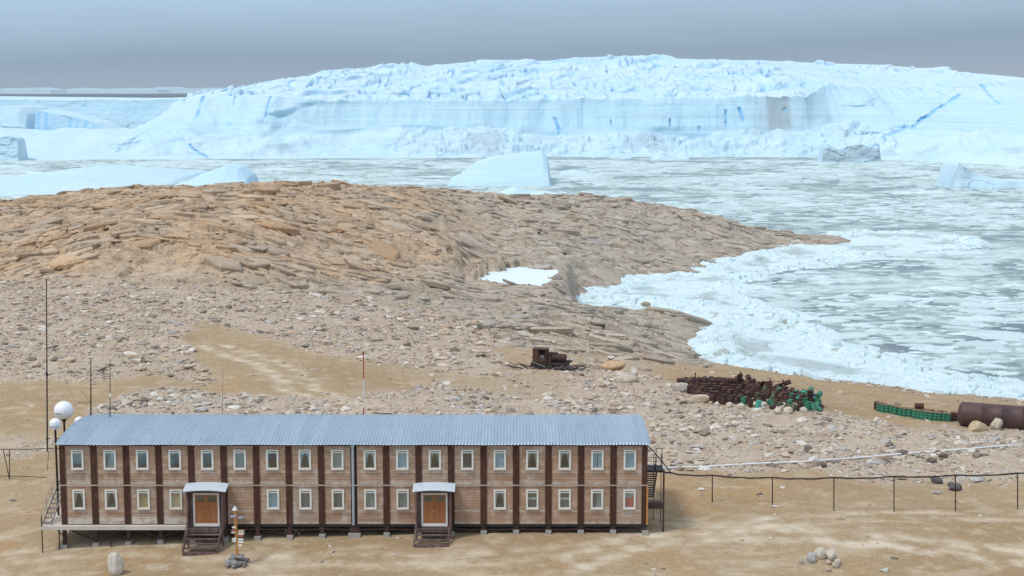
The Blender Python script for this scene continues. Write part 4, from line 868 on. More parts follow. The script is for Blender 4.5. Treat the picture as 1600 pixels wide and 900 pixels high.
# left deck
dk = MB(); dz = ZB-.02; dx0 = at(64, 818, YF-.6).x; dx1 = XP[4]-.32
dk.box(dx0, dx1, YF-.62, YF-.09, dz-.10, dz); dk.box(dx0, XL-.06, YF-.088, YF+5.5, dz-.10, dz); dk.build('deck', M_PALEWOOD, root, O)
dk = MB(); dk.box(dx0-.03, dx1, YF-.66, YF-.622, dz-.24, dz+.03); dk.build('deck_edge', M_PALEWOOD, root, O)
for (x, y, top) in ((dx0+.03, YF-.55, dz+.75), (dx0+.3, YF+2.8, dz), (dx0+.5, YF+5.2, dz), (XL-.15, YF-.4, dz), (at(173, 840, YF-.4).x, YF-.4, dz)):
    m = MB(); m.tube((x, y, gz(x, y)-.1), (x, y, top-.11 if top == dz else top), .045); m.build('deck_post', M_STEEL, root, O)
m = MB(); m.bar((XL-.15, YF-.4, dz-.15), (XL-1.0, YF-.4, dz-.15), .06); m.bar((XL+.2, YF-.2, dz-.2), (XP[1]-.1, YF-.2, gz(XP[1], YF-.2)+.5), .06); m.bar((XL+.3, YF-.3, dz-.9), (dx0+.9, YF-.2, dz-.2), .06); m.build('deck_brace', M_STEEL, root, O)
# left side stair : climbs along the end wall towards the back
ss_ = MB(); a0 = Vector((XL-1.15, YF-.1, dz)); a1 = Vector((XL-.75, YF+5.6, dz+3.5))
for k_ in (-.33, .33):
    ss_.bar(a0+Vector((k_, 0, .05)), a1+Vector((k_, 0, 0)), .05, .16)
ss_.build('side_stair', M_GREYST, root, O)
m = MB()
for k in range(14):
    p = a0.lerp(a1, (k+.5)/14); m.box(p.x-.31, p.x+.31, p.y-.12, p.y+.12, p.z-.02, p.z+.02)
m.build('tread', M_GREYST, root, O)
m = MB()
for k_ in (-.36, .36):
    for h_ in (.55, 1.0): m.tube(a0+Vector((k_, 0, h_)), a1+Vector((k_, 0, h_)), .022, n=6)
    for k in range(6): p = a0.lerp(a1, k/5); m.tube(p+Vector((k_, 0, 0)), p+Vector((k_, 0, 1.0)), .02, n=6)
m.build('stair_rail', M_GREYST, root, O)
m = MB(); m.box(XL-1.15, XL-.05, YF+5.62, YF+7.2, dz+3.35, dz+3.45); m.tube((XL-.28, YF+5.7, dz+.0), (XL-.28, YF+5.7, dz+4.4), .10); m.tube((XL-1.1, YF+7.1, gz(XL-1, YF+7)), (XL-1.1, YF+7.1, dz+4.3), .05); m.build('side_landing', M_STEEL, root, O)
# porches
def porch(i, ug0, ug1, vbot, ntr):
    x0, x1 = at(ug0, 790, YF-1.2).x, at(ug1, 790, YF-1.2).x; yf = YF-1.2; zt = at(320, 769, yf-.15).z; zf = ZB+.02
    p = MB()
    p.box(x0, x0+.07, yf+.02, YF-.09, zf, zt); p.box(x1-.07, x1, yf+.02, YF-.09, zf, zt)   # sides
    dw = .96; xc = (x0+x1)/2+.06
    p.box(x0+.07, xc-dw, yf+.32, yf+.40, zf, zt); p.box(xc+dw, x1-.07, yf+.32, yf+.40, zf, zt); p.box(xc-dw, xc+dw, yf+.32, yf+.40, zt-.18, zt)
    p.box(x0-.02, x0+.12, yf-.02, yf+.12, zf-.3, zt); p.box(x1-.12, x1+.02, yf-.02, yf+.12, zf-.3, zt)
    p.box(x0, x1, yf-.04, YF-.09, zf-.13, zf-.005); p.box(x0+.02, x1-.02, yf-.06, yf-.04, zf-.30, zf)
    for x in (x0+.05, x1-.05): p.box(x-.06, x+.06, yf, yf+.12, gz(x, yf)-.1, zf-.302)
    p.box(XP[i]+.25, x0-.002, YF+.02, YF+.12, ZB, ZM); p.box(x1+.002, XP[i+1]-.25, YF+.02, YF+.12, ZB, ZM) if x1 < XP[i+1]-.26 else None
    po = p.build('porch', M_PORCH, root, O)
    # canopy: shallow arched sheet
    m = MB(); k = 12; xa, xb = x0-.22, x1+.28
    def arch(q): return zt+.03+.11*(1-(2*q-1)**2)
    for (ya, yb, za) in ((yf-.28, YF-.10, .0),):
        vs = []
        for j in range(k+1):
            q = j/k; x = xa+(xb-xa)*q
            vs += [(x+(.22*(1-2*q) if 0 else 0), ya, arch(q)), (x, yb, arch(q)+.26), (x, ya, arch(q)+.045), (x, yb, arch(q)+.305)]
        fs = []
        for j in range(k):
            b = 4*j; fs += [(b, b+4, b+5, b+1), (b+2, b+3, b+7, b+6), (b, b+2, b+6, b+4), (b+1, b+5, b+7, b+3)]
        fs += [(0, 1, 3, 2), (4*k, 4*k+2, 4*k+3, 4*k+1)]; m.add(vs, fs)
    m.build('canopy', M_CANOPY, po, O)
    m = MB(); k = 12; vs = []
    for j in range(k+1):
        q = j/k; x = x0+(x1-x0)*q; vs += [(x, yf-.06, zt-.10), (x, yf-.06, arch(.1+.8*q)-.01), (x, yf+.0, zt-.10), (x, yf+.0, arch(.1+.8*q)-.01)]
    fs = []
    for j in range(k):
        b = 4*j; fs += [(b, b+4, b+5, b+1), (b+2, b+3, b+7, b+6), (b, b+2, b+6, b+4)]
    m.add(vs, fs); m.build('canopy_trim', M_PORCH, po, O)
    # door
    yd = yf+.30; zdt = zt-.20; fr_ = MB()
    fr_.box(xc-dw, xc-dw+.12, yd-.04, yd+.05, zf+.08, zdt); fr_.box(xc+dw-.12, xc+dw, yd-.04, yd+.05, zf+.08, zdt); fr_.box(xc-dw+.12, xc+dw-.12, yd-.04, yd+.05, zdt-.10, zdt); fr_.box(xc-dw+.12, xc+dw-.12, yd-.04, yd+.05, zf+.08, zf+.30)
    fr_.build('door_frame', M_WHITE, po, O)
    for s in (-1, 1):
        a_ = xc+(-dw+.122 if s < 0 else .012); b_ = xc+(-.012 if s < 0 else dw-.122)
        d_ = MB(); z0, z1_ = zf+.302, zdt-.102; zg0, zg1 = z1_-.55, z1_-.10
        d_.box(a_, b_, yd, yd+.045, z0, zg0); d_.box(a_, a_+.09, yd, yd+.045, zg0, z1_); d_.box(b_-.09, b_, yd, yd+.045, zg0, z1_); d_.box(a_+.09, b_-.09, yd, yd+.045, zg1, z1_)
        d_.build('door', M_DOOR, po, O); g_ = MB(); g_.box(a_+.088, b_-.088, yd+.015, yd+.022, zg0-.01, zg1+.01); g_.build('door_pane', M_GLASS, po, O)
    h_ = MB(); h_.lathe([(.0, -.03), (.035, -.02), (.04, 0), (.03, .02), (0, .03)], (xc-.07, yd-.05, zf+1.25), 8); h_.build('door_handle', M_WHITE, po, O)
    # steps
    pbx, pby = (x0+x1)/2-.12, yf-1.45; gb = gz(pbx, pby); st = MB()
    st.box(x0-.02, x1-.14, yf-1.50, yf-1.47, gb-.05, gb+.16)
    so = st.build('steps', M_PORCH, root, O)
    for x in (x0+.03, x1-.10):
        q_ = MB(); q_.bar((x, yf-.09, zf-.05), (x-.10, yf-1.42, gb+.12), .06, .20); q_.build('stringer', M_PORCH, so, O)
        q_ = MB(); q_.path([(x, yf-.1, zf+.62), (x-.10, yf-1.42, gb+.66), (x-.10, yf-1.42, gb-.1)], .028); q_.build('handrail', M_PORCH, so, O)
    for k in range(ntr):
        q = (k+1)/(ntr+.3); z = zf-.1+(gb-zf+.15)*q; y = yf-.05-1.35*q
        m = MB(); m.box(x0+.04-.1*q, x1-.08-.1*q, y-.17, y+.13, z-.025, z+.025); m.box(x0+.04-.1*q, x1-.08-.1*q, y+.10, y+.12, z-.11, z-.027) if k == ntr-1 else None
        m.build('tread', M_PORCH, so, O)
porch(4, 291.5, 348, 855, 5); porch(11, 649.5, 705, 847, 3)
# right steel stair
rs = MB(); y0, y1 = YF+.6, YF+2.2; xr = at(1037, 757, YF+.6).x; zU = at(1025, 736, y0).z; zLo = at(1025, 792, y0).z; zg = gz(xr, y0)
rs.box(XR+.03, xr, y0, y1, zU-.12, zU+.06); rs.build('stair_landing', M_STEEL, root, O)
rs = MB(); rs.box(XR+.03, xr, y0, y1, zLo-.14, zLo+.06); rs.box(XR+.03, xr, y0-.03, y0-.002, zLo-.02, zLo+.30); rs.build('stair_landing', M_BROWNST, root, O)
for x, y, tp, bt in ((xr, y0, zU+.1, zg), (xr-.05, y1, zU+.9, gz(xr, y1)), (xr-.45, y1, zU+1.15, zU), (XR+.55, y0+.1, zU+1.15, zLo-.9)):
    m = MB(); m.bar((x, y, bt-.1), (x, y, tp), .13 if x == xr else .05); m.build('stair_post', M_BROWNST if x == xr else M_STEEL, root, O)
m = MB()
for h_ in (.35, .7, 1.0): m.tube((XR+.03, y0+.1, zU+h_), (xr, y0+.1, zU+h_), .018, n=5)
for k in range(4): x = xr-.5+.08; 
m.path([(xr-.45, y1, zU+.9), (xr-.42, y1, zU+1.35), (xr+.0, y1, zU+1.35), (xr+.03, y1, zU+.1)], .03)
m.path([(xr-.62, y0+.3, zU), (xr-.55, y0+.3, zU+.9)], .05); m.build('stair_rail', M_STEEL, root, O)
m = MB(); na = 13
for k in range(na):
    q = k/(na-1); x1_ = xr-.35-.35*q; z = zU-.25-(zU-zLo-.9)*q; m.box(XR+.1, x1_, y1-.3-q*.8, y1-.08-q*.8, z-.03, z+.03)
m.bar((xr-.35, y1-.2, zU-.1), (xr-.72, y1-1., zLo+.55), .06, .14); m.build('tread', M_STEEL, root, O)

# ------------------------------------------------------------------ masts, radomes
def mast(name, u, vt_, vb, Y, r, label, extra=None, mat=None, segs=None):
    b = at(u, vb, Y); tp = at(u-1.5 if name == 'tall_mast' else u, vt_, Y); rt = empty(name, b); tag(rt, label, 'antenna mast')
    if segs:
        for v0, v1, mt in segs: m = MB(); m.tube(at(u, v1, Y), at(u, v0, Y), r, n=8); m.build('pole', mt, rt, b)
    else: m = MB(); m.tube(b, tp, r, r*.6, n=8); m.build('pole', mat or M_STEEL, rt, b)
    if extra: extra(rt, b, tp)
    return rt
gm_ = ground_at(75, 706)
def ex1(rt, b, tp):
    m = MB(); m.tube(tp+Vector((-2.2, 0, .25)), tp+Vector((.25, 0, -.05)), .02, n=5); m.tube(tp+Vector((0, 0, -.05)), tp+Vector((.7, 0, -.3)), .02, n=5); m.build('top_spreader', M_WIRE, rt, b)
    m = MB(); mid = b.lerp(tp, .45); m.tube(mid+Vector((0, 0, -.15)), mid+Vector((0, 0, .15)), .11); m.build('collar', M_STEEL, rt, b)
    m = MB(); m.tube(tp, at(34, 500, gm_.y+12)+Vector((-4, 0, -10)), .008, n=4); m.tube(b.lerp(tp, .7), at(120, 640, YF+8), .008, n=4); m.build('guy_wire', M_WIRE, rt, b)
mast('tall_mast', 74, 436, 706, gm_.y, .075, 'tallest thin dark mast standing left of the building', ex1)
def ex2(rt, b, tp):
    m = MB(); q = b.lerp(tp, .22); m.tube(q+Vector((-1.05, 0, .05)), q+Vector((.1, 0, .05)), .025, n=5)
    for s in (-1.0, -.7, -.4): m.tube(q+Vector((s, -.3, .05)), q+Vector((s, .3, .05)), .018, n=5)
    m.tube(q+Vector((0, 0, .0)), q+Vector((-.8, 0, 1.1)), .012, n=5); m.build('yagi', M_WIRE, rt, b)
    m = MB(); m.tube(tp+Vector((-.22, 0, 0)), tp+Vector((.22, 0, 0)), .025, n=5); m.build('tip', M_WIRE, rt, b)
mast('roof_mast', 142, 560, 650, YF+8.6, .06, 'dark antenna mast with side aerial on left roof end', ex2)
def ex3(rt, b, tp):
    q = b.lerp(tp, .72); m = MB(); m.tube(q, q+Vector((-.48, 0, 0)), .02, n=5); m.tube(q+Vector((-.48, 0, -.35)), q+Vector((-.48, 0, .5)), .03, n=5); m.tube(q+Vector((0, 0, .1)), q+Vector((.38, 0, .05)), .02, n=5); m.build('side_aerial', M_WIRE, rt, b)
    m = MB(); q = b.lerp(tp, .42); m.box(q.x-.08, q.x+.08, q.y-.08, q.y+.08, q.z-.12, q.z+.12); m.build('junction_box', M_WHITE, rt, b)
    m = MB(); q = b.lerp(tp, .72)+Vector((.38, 0, .05)); m.box(q.x-.06, q.x+.06, q.y-.06, q.y+.06, q.z-.1, q.z+.2); m.build('sensor', M_WHITE, rt, b)
mast('roof_mast', 172, 561, 658, YF+7.2, .04, 'thin roof mast with white box and small crossarm', ex3)
mast('striped_mast', 568, 548, 655, YF+13, .05, 'thin red and white striped mast behind the roof', segs=[(548, 592, M_RED), (592, 638, M_WHITE), (638, 655, M_RED)])
mast('thin_mast', 348, 574, 660, YF+13, .028, 'very thin grey mast behind the roof', mat=M_GREYST)
def radome(u, v, rpx, Y, label, base, big):
    c = at(u, v, Y); r = rpx*Y/(F*.975); b = Vector((c.x, c.y, base)); rt = empty('radome', b); tag(rt, label, 'radome')
    m = MB(); pr = []
    for k in range(15):
        th = R(-52+142*k/14); pr.append((max(0.0005, r*math.cos(th)), r*math.sin(th)))
    if not big: pr = [(r*.75, -r*1.0), (r*.93, -r*.8), (r*1.0, -r*.4), (r*1.0, 0)]+[(max(.0005, r*math.cos(R(q))), r*.95*math.sin(R(q))) for q in (12, 24, 36, 48, 60, 72, 82, 90)]
    m.lathe(pr, c, 32); m.build('dome', M_RADOME, rt, b)
    m = MB(); m.tube(b, c+Vector((0, 0, -r*.85)), .085, n=10); m.tube(c+Vector((0, 0, -r*1.25)), c+Vector((0, 0, -r*.8)), .08, r*.4, n=12); m.build('mount_pole', M_STEEL, rt, b)
    m = MB()
    if big:
        for k in range(9): a_ = R(-112+5.0*k); 
        for k in range(8):
            a_ = R(-128+5.2*k); p = c+Vector((math.cos(a_)*r*.985, math.sin(a_)*r*.985, -.17*r)); m.box(p.x-.03, p.x+.03, p.y-.02, p.y+.02, p.z-.025, p.z+(.05 if k % 3 else .07))
    else:
        for k in range(12):
            a_ = R(-148+10*k); p = c+Vector((math.cos(a_)*r*.985, math.sin(a_)*r*.985, -.45*r)); m.box(p.x-.025, p.x+.025, p.y-.02, p.y+.02, p.z-.05, p.z+.05)
    m.build('lettering', M_MARK if big else M_MARKB, rt, b)
radome(99.5, 641.5, 14.8, YF+6.5, 'largest white radome with small dark lettering left of roof', dz, True)
radome(86, 661.5, 8.6, YF+2.5, 'smaller white radome with blue lettering on a black pole', dz, False)
radome(124, 658.5, 7.6, YF+8.5, 'small white radome half hidden behind the roof corner', ZE-3, True)
o = MB(); bb = Vector((XL-.05, YF+2.0, ZE-.3)); o.tube(bb+Vector((.4, 0, 0)), at(87, 690, YF+2.5), .03); o.tube(bb+Vector((.6, .8, .4)), at(87, 686, YF+2.5), .03); o.build('antenna_stay', M_STEEL, root, O)
# roof wires
m = MB(); m.tube(at(100, 692, YF-.2), at(150, 655, YF+7.5), .010, n=4); m.tube(at(112, 664, YF+4), at(172, 664, YF+4.8), .010, n=4); m.tube(at(150, 640, YF+8), at(205, 662, YF+5), .008, n=4); m.build('roof_cable', M_WIRE, root, O)

# ------------------------------------------------------------------ cable fence right
posts = [(1113, 742.5, 785), (1207, 746, 791), (1303, 746, 798), (1397, 744, 800), (1493, 742, 799), (1590, 739, 796), (1690, 737, 794)]
g0 = ground_at(1113, 785); fr = empty('cable_fence', g0); tag(fr, 'long dark cable rail on thin posts running right from the building', 'fence')
tops = [at(1041, 738, YF+2.)]
for u, vt_, vb in posts:
    g = ground_at(u, vb); tp = at(u, vt_, g.y); tops.append(tp); m = MB(); m.tube(g+Vector((0, 0, -.2)), tp, .045, n=8)
    if u == 1397: m.tube(tp+Vector((-.25, 0, -.35)), tp+Vector((.1, 0, -.35)), .03)
    m.build('post', M_STEEL, fr, g0)
pth = []
for a_, b_ in zip(tops[:-1], tops[1:]):
    for k in range(8): q = k/8; p = a_.lerp(b_, q); pth.append(p+Vector((0, 0, -.10*4*q*(1-q)+.02*math.sin(k*2.1))))
pth.append(tops[-1]); m = MB(); m.path(pth, .05, 6); m.build('cable', M_STEEL, fr, g0)
m = MB(); m.path([p+Vector((0, .08, -.09+.03*math.sin(i*1.7))) for i, p in enumerate(pth)], .022, 5); m.build('cable', M_STEEL, fr, g0)
m = MB(); m.path([at(1013, 697, YF+1.5), at(1030, 716, YF+1.8), tops[0]+Vector((.35, 0, -.02))], .045); m.path([tops[0]+Vector((-.2, 0, 0)), tops[0]+Vector((.5, 0, -.05))], .07); m.build('cable', M_STEEL, fr, g0)
# left fence
g0 = ground_at(15, 749); fl = empty('wire_fence', g0); tag(fl, 'short dark wire fence at the left frame edge', 'fence')
for u in (-90, 5, 15):
    g = ground_at(u if u < 0 else 15, 749); m = MB(); m.tube(g+Vector((0, 0, -.1)), at(u, 702, g.y), .04); m.build('post', M_STEEL, fl, g0)
m = MB(); yy = g0.y; m.path([at(-100, 702, yy), at(40, 702, yy), at(92, 700, yy)], .035); m.path([at(-100, 743, yy), at(30, 744, yy), at(74, 746, yy)], .03); m.path([at(74, 735, YF+8), at(76, 705, YF+8)], .02); m.build('rail', M_STEEL, fl, g0)
# white pipe
pp = [ground_at(u, v) for u, v in ((1035, 734), (1100, 732), (1180, 727), (1260, 724), (1340, 718), (1420, 711), (1500, 705), (1600, 697), (1700, 690))]
m = MB(); m.path([p+Vector((0, 0, .14)) for p in pp], .085, 8); tag(m.build('white_pipe', M_WHITEPIPE), 'thin white pipe snaking over the rubble to the right frame edge', 'pipe')
m = MB(); gp = ground_at(455, 836)
g_ = gp; 
for a_, b_ in (((-.4, 0, -.05), (-.4, 0, .42)), ((.3, 0, -.05), (.3, 0, .42)), ((-.45, 0, .42), (.35, 0, .42)), ((.3, 0, .4), (.75, -.2, .02)), ((.1, .3, .4), (.6, .1, .02)), ((-.3, .4, -.05), (-.3, .4, .4))): m.bar(g_+Vector(a_), g_+Vector(b_), .06)
tag(m.build('wooden_trestle', M_PALEWOOD), 'small grey wooden trestle at the building edge left of centre', 'trestle')

# ------------------------------------------------------------------ signpost and cairn
g = ground_at(370, 882); yS = g.y; sroot = empty('direction_signpost', g); tag(sroot, 'orange wooden signpost with white pointed top and direction boards', 'signpost')
m = MB(); hS = at(370, 797, yS).z; xs_ = g.x; m.bar((xs_+.08, yS, g.z), (xs_-.04, yS, hS), .17); m.build('post', M_ORANGE, sroot, g)
m = MB(); m.lathe([(.21, 0), (.0, .34)], (xs_-.04, yS, hS), 4, False, Matrix.Rotation(R(10), 3, 'Z')); m.build('pointed_cap', M_WHITE, sroot, g)
M_SB = simple('sign_blue', (.38, .47, .62), .6); M_SY = simple('sign_yellow', (.70, .55, .34), .6); M_SR = simple('sign_red', (.50, .17, .09), .6)
for u0, u1, v0, tilt, mt in ((361,369,807,-6,M_SB),(372,379,809,-6,M_SB),(364,368,824,0,M_WHITE),(363,368,829,4,M_SR),(372,380,830,-4,M_SY),(363,368,832,-6,M_WHITE),(372,380,834,-4,M_WHITE),(372,379,837,0,M_SR),(364,369,842,0,M_WHITE),(372,379,843,0,M_WHITE),(364,369,845.5,0,M_WHITE),(372,379,847,0,M_WHITE),(372,377,852,0,M_WHITE)):
    a_ = at(u0, v0, yS-.12); b_ = at(u1, v0+tilt*.12, yS-.12); d_ = (b_-a_); m = MB(); h_ = .075
    left = u1 < 370.5; tipp = a_+Vector((-.10, 0, 0)) if left else b_+Vector((.10, 0, 0)); q0, q1 = (b_, a_) if left else (a_, b_)
    vs = [q0+Vector((0, 0, h_)), q0-Vector((0, 0, h_)), q1-Vector((0, 0, h_)), tipp, q1+Vector((0, 0, h_))]; vs2 = [p+Vector((0, .03, 0)) for p in vs]
    m.add(vs+vs2, [(0, 1, 2, 3, 4), (9, 8, 7, 6, 5)]+[(i, (i+1) % 5, (i+1) % 5+5, i+5) for i in range(5)]); m.build('arrow_board', mt, sroot, g)
croot = empty('stone_cairn', g); tag(croot, 'small grey stone cairn around the signpost foot', 'cairn')
for k, (dx, dy, s_, z) in enumerate(((-.45,-.25,.42,.2),(.0,-.4,.50,.22),(.45,-.25,.45,.2),(-.5,.25,.38,.2),(.45,.3,.4,.2),(0,.4,.4,.2),(-.25,-.2,.3,.55),(.2,-.15,.32,.58),(.3,.15,.26,.6),(-.2,.2,.28,.6),(-.05,-.75,.2,.05),(.6,-.6,.16,.05),(-.6,-.6,.18,.05))):
    V_, Fx = hull(16, 600+k); m = MB(); W = V_*s_*np.array([1.1, .9, .9]); m.add([g+Vector((dx+a_[0], dy+a_[1], z+a_[2])) for a_ in W], [tuple(f) for f in Fx])
    o = m.build('stone', M_ROCK, croot, g); c_ = o.data.color_attributes.new('tint', 'FLOAT_COLOR', 'POINT'); q = random.uniform(.85, 1.15); c_.data.foreach_set('color', np.tile(np.array([.31*q, .305*q, .295*q, 1], np.float32), len(o.data.vertices)))

# ------------------------------------------------------------------ drums
def drum_mb():
    m = MB(); m.lathe([(.285, 0), (.30, .01), (.285, .03), (.283, .27), (.298, .285), (.298, .31), (.283, .325), (.283, .56), (.298, .575), (.298, .60), (.283, .615), (.283, .855), (.30, .865), (.30, .885), (.27, .888), (.268, .868)], n=14); return m
drum_me = {}
for nm, mt in (('rust', M_RUST), ('green', M_GREEN), ('olive', M_OLIVE), ('teal', M_TEAL), ('blue', M_BLUE)): drum_me[nm] = mesh_of(drum_mb(), 'drum', mt)
lm = MB(); lm.lathe([(.267, .872), (.05, .876)], n=14); lid_me = mesh_of(lm, 'lid', M_LID); 
def drum(kind, loc, rot, label, group, lid=False):
    o = link('fuel_drum', drum_me[kind], None, None, loc); o.rotation_euler = rot; tag(o, label, 'drum', group)
    if lid: link('lid', lid_me, None, o)
    return o
r = random.Random(5)
G1 = [ground_at(u, v) for u, v in ((1088, 624), (1130, 632), (1180, 638), (1235, 643), (1288, 643))]
G2 = [ground_at(u, v) for u, v in ((1060, 602), (1110, 599), (1160, 603), (1215, 612), (1262, 622))]
cnt = 0; rows = 11
def lerpl(P, q):
    q = min(max(q, 0), .9999)*(len(P)-1); k = int(q); return P[k].lerp(P[k+1], q-k)
LBL = {'rust': ('rusty brown drum in the big scrap heap', 'rusty drums in the big heap'), 'green': ('green drum at the right half of the scrap heap', 'green drums in the big heap'), 'olive': ('olive drum at the right half of the scrap heap', 'olive drums in the big heap'),
       'teal': ('bright teal drum lying on the scrap heap', 'teal drums in the big heap'), 'blue': ('blue drum at the right end of the scrap heap', 'blue drums in the big heap')}
for row in range(rows):
    q = row/(rows-1); ncol = 20
    for c_ in range(ncol):
        s_ = (c_+.5*(row % 2))/(ncol-.5)
        if cnt >= 225 or r.random() < .06: continue
        p = lerpl(G1, s_).lerp(lerpl(G2, s_), q*.95); p.x += r.uniform(-.08, .08); p.y += r.uniform(-.08, .08); p.z = gz(p.x, p.y)
        kd = 'rust'
        if s_ > .50: kd = r.choices(('rust', 'green', 'olive', 'teal'), (6, 1.6, 3, .35))[0]
        if s_ > .86: kd = r.choices(('rust', 'green', 'olive', 'blue', 'teal'), (4, 3, 2, 2, 1))[0]
        if c_ == 8 and row == 0: kd = 'green'
        tilt = (r.uniform(-.16, .16), r.uniform(-.16, .16), r.uniform(0, 6))
        if s_ > .55 and r.random() < .45: tilt = (r.uniform(.3, 1.4)*r.choice((-1, 1)), r.uniform(-.4, .4), r.uniform(0, 6)); p.z += .12
        drum(kd, p+Vector((0, 0, -.03)), tilt, *LBL[kd]); cnt += 1
for k in range(16):      # thrown on top
    s_ = r.uniform(.05, 1); q = r.uniform(.15, .9); p = lerpl(G1, s_).lerp(lerpl(G2, s_), q); p.z = gz(p.x, p.y)+.88
    kd = 'rust' if s_ < .55 else r.choices(('rust', 'green', 'teal', 'olive'), (4, 2, 1, 1))[0]
    if s_ > .9: kd = r.choice(('rust', 'green'))
    if r.random() < .2: rot = (.2, .1, r.uniform(0, 6))
    else: rot = (math.pi/2*r.choice((-1, 1))+r.uniform(-.4, .4), r.uniform(-.3, .3), r.uniform(0, 6)); p.z += .28
    drum(kd, p, rot, *LBL[kd])
# crumpled scrap amongst the heap
for k, (u, v) in enumerate(((1155, 596), (1160, 600), (1066, 604), (1200, 606), (1220, 610), (1262, 628), (1085, 600))):
    p = ground_at(u, v+6); m = MB(); rr = random.Random(40+k)
    for _ in range(6):
        a_ = p+Vector((rr.uniform(-.6, .6), rr.uniform(-.4, .4), rr.uniform(.3, 1.0))); m.box(-.25, .25, -.02, .02, -.4, .4, Matrix.Translation(a_)@Matrix.Rotation(rr.uniform(0, 3), 4, (rr.random(), rr.random(), rr.random())))
    m.bar(p, p+Vector((rr.uniform(-.2, .3), 0, rr.uniform(1.2, 2.0))), .12)
    tag(m.build('scrap_metal', M_RUST), 'twisted rusty sheet scrap poking out of the drum heap', 'scrap', 'twisted scrap in the drum heap')
# green row
A_ = [ground_at(u, v) for u, v in ((1374, 643), (1400, 648), (1430, 654), (1455, 657), (1484, 659))]
for row in range(4):
    for c_ in range(17):
        s_ = (c_+.3*(row % 2))/16.3; p = lerpl(A_, s_)+Vector((.0, .62*row, 0)); p.x += r.uniform(-.04, .04)
        if row > 1 and r.random() < .35: continue
        p.z = gz(p.x, p.y); hv = row > 1 and r.random() < .5
        drum('rust' if hv else 'green', p+Vector((0, 0, -.02)), (r.uniform(-.05, .05), r.uniform(-.05, .05), r.uniform(0, 6)),
             'rusty drum standing in the back of the green drum row' if hv else 'green drum with rusty lid in the neat row beside the tank', 'rusty drums in the green row' if hv else 'green drums in the neat row', True)
for k in range(3):
    p = ground_at(1490+k*4, 657+k); drum('rust', p, (0, 0, k), 'rusty drum between the green row and the tank', 'rusty drums by the tank', True)
p = lerpl(A_, .60)+Vector((0, 1.25, 0)); p.z = gz(p.x, p.y); drum('rust', p+Vector((-.4, 0, 1.18)), (1.5, .2, 1.2), 'dark drum lying on top of the green row', None)
# tank
tl = ground_at(1503, 668); rad = 1.22; a0 = Vector((tl.x+.3, tl.y+1.3, gz(tl.x, tl.y)+rad-.1)); b0 = a0+Vector((11.0, -3.2, -.25)); dirv = (b0-a0).normalized()
Mq = dirv.to_track_quat('Z', 'Y').to_matrix(); Ln = (b0-a0).length
prof = [(.0005, -.38), (.45, -.36), (.85, -.27), (1.08, -.13), (1.18, -.03), (rad, .08)]
for k in range(1, 6): z = Ln*k/6; prof += [(rad, z-.04), (rad+.012, z-.03), (rad+.012, z+.03), (rad, z+.04)]
prof += [(rad, Ln), (1.1, Ln+.15), (.6, Ln+.33), (.0005, Ln+.38)]
rt = empty('fuel_tank', Vector((a0.x, a0.y, a0.z-rad))); tag(rt, 'large rusty cylindrical tank lying at the right frame edge', 'tank')
og = Vector(rt.location); m = MB(); m.lathe(prof, a0, 40, True, Mq); m.build('shell', M_TANK, rt, og)
m = MB(); pm_ = a0.lerp(b0, .55)+Vector((0, 0, rad)); m.lathe([(.28, -.1), (.28, .12), (.33, .12), (.33, .17), (.001, .18)], pm_, 16); m.build('manhole', M_TANK, rt, og)

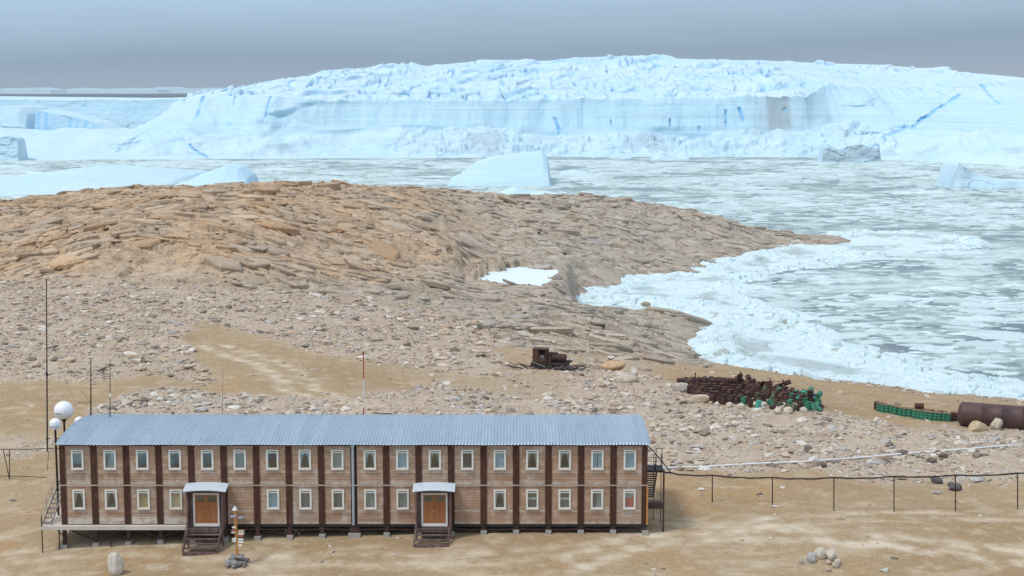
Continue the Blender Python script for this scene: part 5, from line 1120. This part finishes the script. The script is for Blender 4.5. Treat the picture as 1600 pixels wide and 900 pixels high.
# ------------------------------------------------------------------ tractor wreck
wp = ground_at(856, 577); wr = empty('tractor_wreck', wp); tag(wr, 'burnt out rusty tracked tractor wreck in a heap of scrap', 'wreck')
s_ = .080; Wm = Matrix.Translation(wp+Vector((0, .3, 0)))@Matrix.Rotation(R(-12), 4, 'Z')
def wb(nm, boxes, mt):
    m = MB()
    for b in boxes: m.box(*b, Wm)
    return m.build(nm, mt, wr, wp)
M_SCRAP = simple('scrap_dark', (.03, .024, .024), .7, .2, .5, 3, 2.2)
wb('cab', [(-1.75,-1.0,-.7,-.62,.9,2.45),(-1.75,-1.68,-.7,.7,.9,2.45),(-.95,-.1,-.7,-.62,.9,1.35),(-.12,-.02,-.7,-.6,.9,2.45),(-1.75,.0,.62,.7,.9,2.45),(-1.8,.05,-.75,.75,2.45,2.52)], M_RUST)
wb('seat_box', [(-.95,-.35,-.4,.3,.95,1.75)], M_GREYST)
m = MB(); m.tube(Wm@Vector((.4, 0, 1.45)), Wm@Vector((2.25, 0, 1.35)), .52, n=14); m.build('engine_drum', M_RUST, wr, wp)
wb('hood', [(.0,.5,-.55,.55,.9,2.0),(.2,1.2,-.3,.3,1.9,2.05)], M_RUST)
wb('chassis', [(-1.9,2.6,-.6,.6,.5,.9),(2.2,3.0,-.15,.15,.9,1.15)], M_SCRAP)
for y in (-.85, .85):
    m = MB()
    for k in range(6): c_ = Wm@Vector((-1.7+k*.72, y, .38)); d_ = Wm.to_3x3()@Vector((0, .16, 0)); m.tube(c_-d_, c_+d_, .33, n=14)
    m.build('track_wheel', M_SCRAP, wr, wp)
    m = MB()
    for k in range(17): x = -2.0+k*.27; m.box(x, x+.22, y-.2, y+.2, .70, .78, Wm); m.box(x, x+.22, y-.2, y+.2, -.02, .06, Wm)
    m.build('track', M_RUST, wr, wp)
rr = random.Random(9)
for k in range(70):
    side = -1 if k % 2 else 1; cx = -2.0 if side < 0 else 2.4
    a_ = Vector((cx+rr.uniform(-1.9, 1.9), rr.uniform(-1.9, .3), rr.uniform(.0, .6))); L_ = rr.uniform(.6, 1.9); th = rr.uniform(-.3, .9); az = rr.uniform(-.7, .7)
    b_ = a_+Vector((L_*math.cos(th)*(-side)*-1*.9, L_*math.sin(az)*.4, L_*math.sin(abs(th))*.7)); m = MB(); m.bar(wp+a_, wp+b_, rr.choice((.07, .10, .22)), .06)
    tag(m.build('scrap_beam', rr.choice((M_SCRAP, M_SCRAP, M_RUST, M_GREYST))), 'broken beam in the scrap around the tractor wreck', 'scrap', 'scrap beams around the wreck')
print('objects', len(bpy.data.objects))
